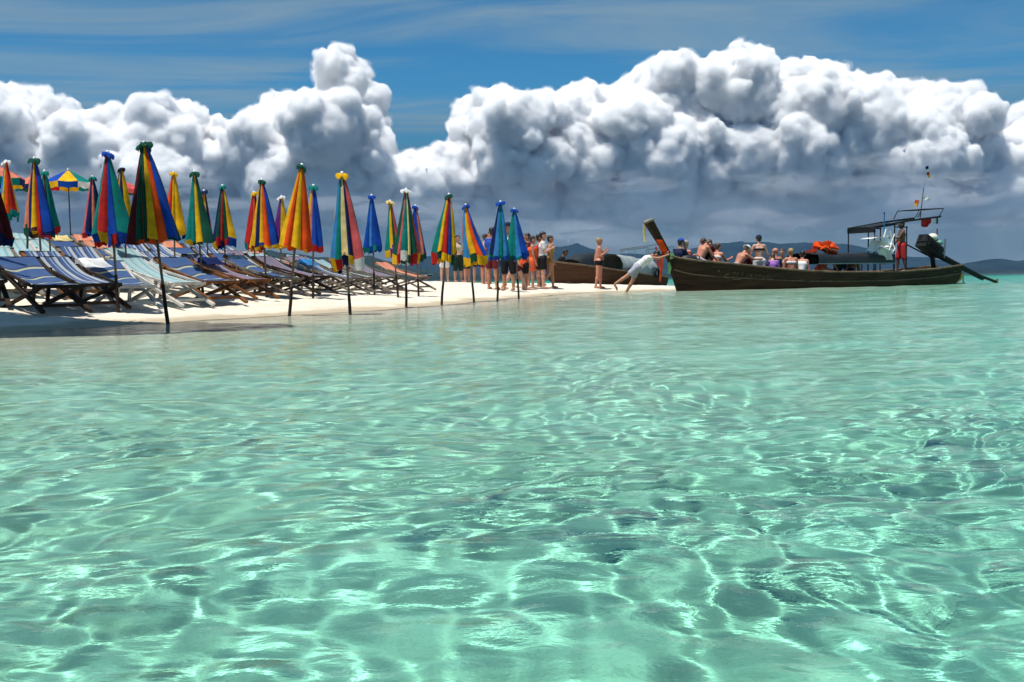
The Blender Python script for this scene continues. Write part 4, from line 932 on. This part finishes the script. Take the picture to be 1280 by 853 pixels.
def person(label, loc, yaw, skin='pink', hair='brown', H=1.68, lean=0, side=0, legs=((0, 4, 0), (0, 4, 0)), arms=((5, 10, 12), (5, 10, 12)), head=0, hturn=0, seat=None, fat=1.0, wear=(), longhair=False, hat=None, female=False, group=None, foot_z=None):
    """legs: (hip flex, abduct, knee flex) per side; arms: (flex, abduct, elbow flex); local +Y is forward"""
    s = H / 1.70; U = Vector((math.sin(R(side)), math.sin(R(lean)) * math.cos(R(side)), math.cos(R(lean)) * math.cos(R(side)))).normalized(); X = Vector((1, 0, 0)); X = (X - U * X.dot(U)).normalized(); Fw = U.cross(X)
    pel = Vector((0, 0, 0)); C = []; parts = {}
    def v(p): return tuple(p)
    mid = pel + U * .20; ch = pel + U * .36; nk = pel + U * .52; f = fat; hw = (.105 if female else .09)
    tors = [(v(pel - X * .06 - U * .02), v(pel + X * .06 - U * .02), .115 * f, .115 * f), (v(pel + U * .02), v(mid), .125 * f, .112 * f), (v(mid - X * .03), v(ch - X * .05), .105 * f, .118), (v(mid + X * .03), v(ch + X * .05), .105 * f, .118),
        (v(ch - X * .05), v(nk - U * .06 - X * .05), .116, .075), (v(ch + X * .05), v(nk - U * .06 + X * .05), .116, .075)]
    tors += [(v(nk - U * .05 - X * .15), v(nk - U * .05 + X * .15), .06, .06)]
    if female: tors += [(v(ch + X * q + Fw * .085 + U * .0), v(ch + X * q + Fw * .095), .062, .055) for q in (-.07, .07)]
    C += tors
    hd = (U * math.cos(R(head)) + Fw * math.sin(R(head))).normalized(); hf = (Fw * math.cos(R(head)) - U * math.sin(R(head))).normalized(); hf = (Matrix.Rotation(R(hturn), 3, hd) @ hf).normalized(); hx = hf.cross(hd)
    neck = nk + hd * .06; hc = nk + hd * .175 + hf * .02
    C += [(v(nk - U * .04), v(neck + hd * .03), .058, .052)]
    hcones = [(v(hc + hd * .03 - hf * .02), v(hc + hd * .03 + hf * .02), .088, .082), (v(hc - hd * .02 + hf * .025), v(hc - hd * .075 + hf * .045), .070, .042)]
    C += hcones; C += [(v(hc + hf * .095 - hd * .005), v(hc + hf * .112 - hd * .03), .010, .015, .012)]
    C += [(v(hc + hx * q - hd * .0), v(hc + hx * q * 1.04 - hd * .035), .018, .014, .01) for q in (-.083, .083)]
    armc = []; legc = []; hands = []
    for sg, (fl, ab, el) in zip((-1, 1), arms):
        sh = nk - U * .065 + X * sg * .175
        d1 = Vector((math.sin(R(ab)) * sg, math.sin(R(fl)) * math.cos(R(ab)), -math.cos(R(fl)) * math.cos(R(ab)))).normalized(); e = sh + d1 * .275
        d2 = Vector((math.sin(R(ab * .3)) * sg, math.sin(R(fl + el)), -math.cos(R(fl + el)))).normalized(); w = e + d2 * .245
        ac = [(v(sh), v(e), .053 * (f * .5 + .5), .040), (v(e), v(w), .040, .026)]; armc.append(ac); C += ac
        n = d1.cross(d2)
        n = n.normalized() if n.length > .05 else X * 1.0
        pm = w + d2 * .085; C += [(v(w + d2 * .02), v(pm), .030, .032, .015)]
        bend = d2.cross(n) * (-1)
        for i, q in enumerate((-.028, -.010, .010, .027)):
            ln = (.060, .074, .070, .052)[i]; b0 = w + d2 * .09 + n * q; b1 = b0 + (d2 * .85 + bend * .25).normalized() * ln * .55; b2 = b1 + (d2 * .55 + bend * .7).normalized() * ln * .5
            C += [(v(b0), v(b1), .0100, .0095, .004), (v(b1), v(b2), .0095, .008, .004)]
        t0 = w + d2 * .035 - n * .025; t1 = t0 + (d2 * .6 - n * .8).normalized() * .045; C += [(v(t0), v(t1), .013, .010, .006), (v(t1), v(t1 + d2 * .03), .010, .009, .004)]
    feet = []
    for sg, (fl, ab, kn) in zip((-1, 1), legs):
        hp = pel + X * sg * hw - U * .03
        d1 = Vector((math.sin(R(ab)) * sg, math.sin(R(fl)) * math.cos(R(ab)), -math.cos(R(fl)) * math.cos(R(ab)))); kn_p = hp + d1 * .42
        a2 = fl - kn; d2 = Vector((math.sin(R(ab * .4)) * sg, math.sin(R(a2)), -math.cos(R(a2)))).normalized(); an = kn_p + d2 * .41
        lc = [(v(hp), v(kn_p), .092 * f, .060 * (f * .6 + .4)), (v(kn_p), v(kn_p + d2 * .16), .056, .056 * (f * .5 + .5)), (v(kn_p + d2 * .14), v(an), .055, .037)]; legc.append(lc); C += lc
        tdir = Vector((0, 1, 0)) if a2 > -55 else Vector((0, .35, -.94)); heel = an + Vector((0, -.03, -.045)); toe = an + tdir * .15 + Vector((0, 0, -.06))
        C += [(v(heel), v(an + tdir * .08 + Vector((0, 0, -.045))), .034, .034, .015), (v(an + tdir * .07 + Vector((0, 0, -.048))), v(toe), .036, .024, .015)]; feet.append(min(heel.z, toe.z) - .034)
    body = sdf_mesh('person', C, SKIN[skin]); body.name = 'person'
    z = (seat + .12 * s) if seat is not None else (-min(feet)) * s
    body.location = Vector(loc) + Vector((0, 0, z)); body.rotation_euler = (0, 0, yaw); body.scale = (s, s, s)
    tag(body, label, 'person', group)
    def infl(cs, e): return [(c[0], c[1], c[2] + e, c[3] + e) + tuple(c[4:]) for c in cs]
    def part_cone(c, t): a, b = Vector(c[0]), Vector(c[1]); return (c[0], v(a + (b - a) * t), c[2], c[2] + (c[3] - c[2]) * t)
    # hair
    if hair:
        hcs = [(v(hc + hd * .045 - hf * .03), v(hc + hd * .045 + hf * .012), .092, .084)]
        if longhair: hcs += [(v(hc - hf * .05), v(nk - Fw * .07 - U * .06), .080, .060)]
        else: hcs += [(v(hc - hf * .045), v(hc - hf * .05 - hd * .04), .070, .055)]
        sdf_mesh('hair', hcs, HAIR[hair], body, .014, .02)
    for q in (-.032, .032): MB().ball(tuple(hc + hx * q + hf * .088 + hd * .012), .010, 5).build('eye', EYE, body)
    MB().ball(tuple(hc + hf * .093 - hd * .062), .018, 5, (1, .5, .4)).build('mouth', LIP, body)
    if hat:
        kind, hm = hat; cs = [(v(hc + hd * .055 - hf * .02), v(hc + hd * .055 + hf * .015), .101, .096)]
        o = sdf_mesh('cap', cs, hm, body, .014, .02, cut=lambda x, y, zz: -((x - hc.x) * hd.x + (y - hc.y) * hd.y + (zz - hc.z) * hd.z - .045))
        ctr = hc + hd * .052 + hf * (.09 if kind == 'cap' else 0.0); MB().lathe([(.02, .006), (.085 if kind == 'cap' else .17, .0), (.085 if kind == 'cap' else .17, -.008), (.02, -.004)], 16, tuple(ctr), Matrix((hx, hf, hd)).transposed()).build('brim', hm, o)
    for wv in wear:
        kind, m_ = wv
        if kind == 'shorts': cs = infl(tors[:2], .016); cs += [x for lc in legc for x in infl([part_cone(lc[0], .62)], .024)]; lim = .10
        elif kind == 'longshorts': cs = infl(tors[:2], .018); cs += [x for lc in legc for x in infl([part_cone(lc[0], .98)], .030)]; lim = .10
        elif kind == 'briefs': cs = infl(tors[:1], .012) + [x for lc in legc for x in infl([part_cone(lc[0], .10)], .012)]; lim = .035
        elif kind == 'shirt': cs = infl(tors[:7], .016) + [x for ac in armc for x in infl([part_cone(ac[0], .55)], .018)]; lim = None
        elif kind == 'suit': cs = infl(tors, .010) + [x for lc in legc for x in infl([part_cone(lc[0], .08)], .012)]; lim = None
        elif kind == 'vest': cs = infl(tors[1:6], .045); lim = None
        elif kind == 'top': cs = infl([tors[2], tors[3]] + ([t for t in tors[7:]] if female else []), .010); lim = None
        elif kind == 'towel': cs = infl(tors[:6], .050) + [x for lc in legc for x in infl([part_cone(lc[0], .55)], .04)]; lim = None
        if kind in ('shorts', 'longshorts', 'briefs'):
            cut = lambda x, y, zz: ((x - pel.x) * U.x + (y - pel.y) * U.y + (zz - pel.z) * U.z) - lim
        elif kind == 'shirt': cut = lambda x, y, zz: ((x - nk.x) * U.x + (y - nk.y) * U.y + (zz - nk.z) * U.z) + .01
        elif kind == 'top':   # band with bare waist and shoulders
            cut = lambda x, y, zz: np.abs(((x - ch.x) * U.x + (y - ch.y) * U.y + (zz - ch.z) * U.z) - .0) - .035
        elif kind in ('suit', 'vest', 'towel'): cut = lambda x, y, zz: ((x - nk.x) * U.x + (y - nk.y) * U.y + (zz - nk.z) * U.z) + .07
        sdf_mesh({'longshorts': 'shorts', 'suit': 'swimsuit', 'vest': 'life_vest', 'top': 'bikini_top', 'briefs': 'swim_briefs'}.get(kind, kind), cs, m_, body, .014, .02, cut)
    return body
CL = dict(white=mat('wear_white', (.74, .74, .73), .85, .1, 8, .3, 15), grey=mat('wear_grey', (.36, .37, .42), .85, .15, 8, .3, 15), black=mat('wear_black', (.010, .010, .012), .8, .2, 8), navy=mat('wear_navy', (.010, .016, .05), .8, .2, 8),
    red=mat('wear_red', (.50, .03, .03), .8, .3, 6, .3, 15), orange=mat('wear_orange', (.80, .11, .03), .75, .25, 6, .3, 15), maroon=mat('wear_maroon', (.14, .015, .02), .8, .2, 8), olive=mat('wear_olive', (.10, .10, .07), .85, .2, 8),
    dgreen=mat('wear_green', (.012, .030, .020), .85, .2, 8), gold=mat('wear_gold', (.40, .22, .05), .75, .2, 8), blue=mat('wear_blue', (.02, .07, .35), .8, .2, 8), purple=mat('wear_purple', (.30, .14, .45), .8, .2, 8), sand=mat('wear_sand', (.55, .45, .32), .85, .2, 8))
BG = 'bathers standing on the sand spit'; PG = 'passengers in the longtail boat'
FACE_R = R(-90); AWAY = 0.0; TOCAM = R(180)
def beach(px, d, yaw, label, **k):
    X = gx(px, d); return person(label, (X, d, gnd(X, d)), yaw, group=BG, **k)
beach(556, 39, R(20), 'bather in white shorts on the crest of the sand', wear=[('shorts', CL['white'])], hair='brown', skin='fair')
beach(573, 37, R(-150), 'bather in dark green long shorts facing the sea', wear=[('longshorts', CL['dgreen']), ('shirt', CL['sand'])], skin='tan', hair='black')
beach(584, 38, R(60), 'bather in olive shorts with arms folded', wear=[('shorts', CL['dgreen'])], skin='pink', hair='brown', arms=((30, 5, 100), (30, 5, 100)), H=1.6)
beach(598, 35, R(10), 'bather wrapped in a black sarong', wear=[('towel', CL['navy'])], skin='tan', hair='black', H=1.6, female=True)
beach(614, 33, R(-170), 'bather in grey olive shorts with bare legs', wear=[('shorts', CL['olive']), ('shirt', CL['sand'])], skin='pink', hair='brown', legs=((8, 6, 4), (-8, 6, 4)))
beach(607, 34, R(-40), 'bather in dark shorts half behind the one in olive shorts', wear=[('shorts', CL['maroon'])], skin='pink', hair='brown', H=1.64)
beach(636, 27.3, R(160), 'tall man in white shirt and black long shorts with dark cap', wear=[('longshorts', CL['black']), ('shirt', CL['white'])], skin='tan', hair='black', H=1.78, hat=('cap', CL['navy']))
beach(616, 28.5, R(-30), 'man in white and blue shirt with maroon shorts', wear=[('shorts', CL['maroon']), ('shirt', CL['blue'])], skin='tan', hair='black', H=1.70)
beach(644, 28.6, FACE_R, 'bather in maroon shorts in mid stride', wear=[('shorts', CL['maroon'])], skin='fair', hair='brown', legs=((24, 4, 6), (-20, 4, 12)), H=1.66)
beach(627, 31.0, R(170), 'bather in blue swim shorts at the back of the crowd', wear=[('shorts', CL['blue'])], skin='pink', hair='brown', H=1.72)
beach(660, 32.0, R(100), 'dark haired bather in maroon shirt behind the children', wear=[('shirt', CL['maroon']), ('shorts', CL['black'])], skin='tan', hair='black', H=1.62)
beach(656, 29.0, R(-60), 'child in navy shirt wearing an orange life vest', wear=[('vest', CL['orange']), ('shirt', CL['navy']), ('shorts', CL['black'])], skin='tan', hair='black', H=1.34)
beach(651, 30.2, R(150), 'child in black shorts and orange vest beside the parasol', wear=[('vest', CL['orange']), ('shorts', CL['black'])], skin='tan', hair='black', H=1.28)
beach(666, 30.0, FACE_R, 'person wrapped in a red and orange towel', wear=[('towel', CL['orange'])], skin='tan', hair='black', H=1.52, female=True)
beach(674, 30.6, R(-80), 'woman in red swimsuit beside the towel', wear=[('suit', CL['red']), ('shorts', CL['black'])], skin='tan', hair='black', H=1.56, female=True)
beach(679, 30.0, FACE_R, 'woman with black hair in white top and black shorts', wear=[('shirt', CL['white']), ('shorts', CL['black'])], skin='fair', hair='black', H=1.64, female=True, arms=((20, 6, 118), (12, 6, 105)))
beach(688, 30.4, R(-100), 'person in golden swimwear lifting one foot', wear=[('suit', CL['gold'])], skin='tan', hair='black', H=1.55, female=True, legs=((6, 4, 2), (-2, 4, 38)))
beach(749, 31.2, FACE_R, 'sturdy blond woman in black swim briefs at the water edge', wear=[('briefs', CL['black'])], skin='pink', hair='blond', H=1.52, fat=1.38, female=True, arms=((14, 8, 128), (10, 8, 118)), legs=((6, 5, 4), (-7, 5, 5)), hturn=8)
# man pushing the bow
pX = gx(797, 29.5)
person('man in white shirt and grey shorts pushing the bow off the sand', (pX, 29.5, gnd(pX, 29.5)), R(-93), skin='tan', hair='black', H=1.62, lean=52, legs=((-16, 5, 14), (-50, 5, 8)), arms=((96, 5, 16), (84, 5, 26)), head=14, wear=[('shirt', CL['white']), ('shorts', CL['grey'])], group=BG)
# passengers
def aboard(px, v, zoff, yaw, label, **k):
    u = BOAT1.u_of(px); p = BOAT1.at(u, v, 0); return person(label, (p.x, p.y, zoff + (.10 if k.get('seat') else 0)), yaw, group=PG, **k)
SIT = ((80, 10, 82), (80, 10, 82))
aboard(849, .06, 0, R(-50), 'passenger with blue cap sitting in the bow', seat=.55, legs=SIT, lean=10, wear=[('shirt', CL['navy']), ('shorts', CL['black'])], skin='tan', hair='black', hat=('cap', CL['blue']), arms=((40, 8, 40), (40, 8, 40)))
aboard(858, .12, 0, R(-40), 'grey haired passenger in orange life vest in the bow', seat=.50, legs=SIT, lean=8, wear=[('vest', CL['orange']), ('shorts', CL['navy'])], skin='pink', hair='grey')
aboard(874, .02, 0, R(-58), 'bare backed man bending forward in the bow', seat=.66, lean=26, side=0, H=1.74, skin='pink', hair='brown', arms=((20, 14, 10), (30, 10, 20)), head=38, wear=[('shorts', CL['grey'])], legs=SIT, fat=1.08)
aboard(892, -.05, 0, R(-40), 'seated passenger with brown hair and bare shoulders', seat=.44, legs=SIT, skin='pink', hair='brown', lean=16, wear=[('top', CL['white'])], female=True, arms=((40, 10, 50), (45, 10, 60)))
aboard(902, .30, 0, R(110), 'stooping passenger in dark shirt behind the seated ones', lean=30, skin='pink', hair='brown', H=1.68, wear=[('shirt', CL['maroon']), ('shorts', CL['black'])], arms=((50, 8, 30), (45, 8, 30)), head=20)
aboard(915, -.2, 0, R(-62), 'bare backed passenger in white sun hat leaning forward', seat=.48, legs=SIT, skin='pink', hair='brown', lean=34, arms=((60, 8, 30), (60, 8, 30)), hat=('hat', CL['white']), wear=[('shorts', CL['grey'])], head=10)
aboard(946, -.1, .0, R(2), 'woman in black bikini top and white shorts standing in the boat', skin='fair', hair='black', H=1.62, female=True, wear=[('top', CL['black']), ('shorts', CL['white'])], arms=((4, 22, 10), (4, 22, 10)), longhair=False, head=10, hat=('cap', CL['navy']))
aboard(958, -.25, 0, R(-20), 'seated passenger in purple shirt', seat=.24, legs=SIT, skin='fair', hair='brown', H=1.5, wear=[('shirt', CL['purple'])], lean=12, head=22)
aboard(968, -.1, 0, R(20), 'bald pink passenger in dark vest', seat=.28, legs=SIT, skin='pink', hair=None, wear=[('suit', CL['navy'])], lean=6)
aboard(979, -.35, 0, R(6), 'seated woman with blond hair and white swimsuit', seat=.25, legs=SIT, skin='pink', hair='blond', wear=[('briefs', CL['white']), ('top', CL['white'])], female=True, lean=4)
aboard(993, -.3, 0, R(-30), 'seated woman with dark hair and white swimsuit straps', seat=.22, legs=SIT, skin='pink', hair='black', wear=[('suit', CL['white'])], female=True, lean=12, H=1.62)
aboard(1004, .1, 0, R(-60), 'passenger lying back low in the boat', seat=.14, legs=SIT, skin='pink', hair='brown', lean=-45, H=1.6, wear=[('shorts', CL['red'])])
aboard(1017, -.28, 0, R(-62), 'blond woman in orange top leaning over the side', seat=.40, legs=SIT, skin='pink', hair='blond', longhair=True, lean=38, arms=((30, 8, 6), (30, 8, 6)), wear=[('shirt', CL['orange'])], female=True)
aboard(1051, -.42, 0, R(-30), 'bare backed passenger stooping under the black shelter', seat=.26, legs=SIT, skin='tan', hair='black', lean=44, H=1.66, wear=[('shorts', CL['navy'])], head=30)
aboard(883, .18, 0, R(-80), 'passenger in black shirt with dark hair behind the bent man', seat=.50, legs=SIT, skin='tan', hair='black', lean=14, wear=[('shirt', CL['black']), ('shorts', CL['navy'])])
aboard(928, .1, 0, R(-60), 'passenger in maroon shirt beside the white sun hat', seat=.34, legs=SIT, skin='tan', hair='black', lean=30, wear=[('shirt', CL['maroon']), ('shorts', CL['black'])])
aboard(986, .3, 0, R(160), 'passenger in sand coloured shirt facing the shore', seat=.26, legs=SIT, skin='fair', hair='brown', lean=8, wear=[('shirt', CL['sand']), ('shorts', CL['navy'])])
aboard(1038, -.2, 0, R(-60), 'passenger in navy shirt in the shade of the shelter', seat=.22, legs=SIT, skin='tan', hair='black', lean=34, H=1.6, wear=[('shirt', CL['navy']), ('shorts', CL['black'])])
ub = BOAT1.u_of(1125); pb = BOAT1.at(ub, -.05, 0)
person('bare chested boatman in red shorts standing on the stern deck', (pb.x, pb.y, ZS1(ub) - .045), R(85), skin='brown', hair='black', H=1.70, wear=[('longshorts', CL['red'])], arms=((38, 6, 55), (14, 8, 20)), legs=((-6, 5, 4), (10, 5, 6)), group=PG)
# a deckhand in the brown boat
u2 = BOAT2.u_of(699); p2 = BOAT2.at(u2, 0.1, .25)
person('dark haired person in black shirt stooping in the brown boat', (p2.x, p2.y, p2.z), R(-80), skin='brown', hair='black', H=1.62, seat=.28, legs=SIT, lean=28, wear=[('shirt', CL['black']), ('shorts', CL['navy'])])
# dark rucksack left on a chair back
X = gx(184, 24.6); rs = empty('rucksack', (X, 24.6, gnd(X, 24.6) + .45)); tag(rs, 'black rucksack propped on a deck chair behind the tall parasol', 'rucksack')
MB().ball((0, 0, .2), .2, 12, (.8, .6, 1.1)).build('body', CL['black'], rs); MB().torus((0, 0, .43), .05, .012, Matrix.Rotation(R(90), 3, 'X'), 12, 6).build('handle', CL['black'], rs); MB().ball((0, -.11, .12), .11, 10, (1, .5, .8)).build('pocket', CL['navy'], rs)

# ------------------------------------------------------------------ the air over the sea
def build_haze():
    m = bpy.data.materials.new('sea_haze'); m.use_nodes = True; g = NG(m.node_tree); g.n.clear(); out = g.n.new('ShaderNodeOutputMaterial')
    p = g.n.new('ShaderNodeVolumePrincipled'); p.inputs['Color'].default_value = (.16, .42, .95, 1); p.inputs['Density'].default_value = .00005; p.inputs['Anisotropy'].default_value = .0
    g.l.new(p.outputs[0], out.inputs['Volume'])
    o = MB().box((0, 2300, 150), (9400, 5600, 330)).build('haze', m); tag(o, 'thin blue sea haze over the whole bay', kind='stuff')
build_haze()
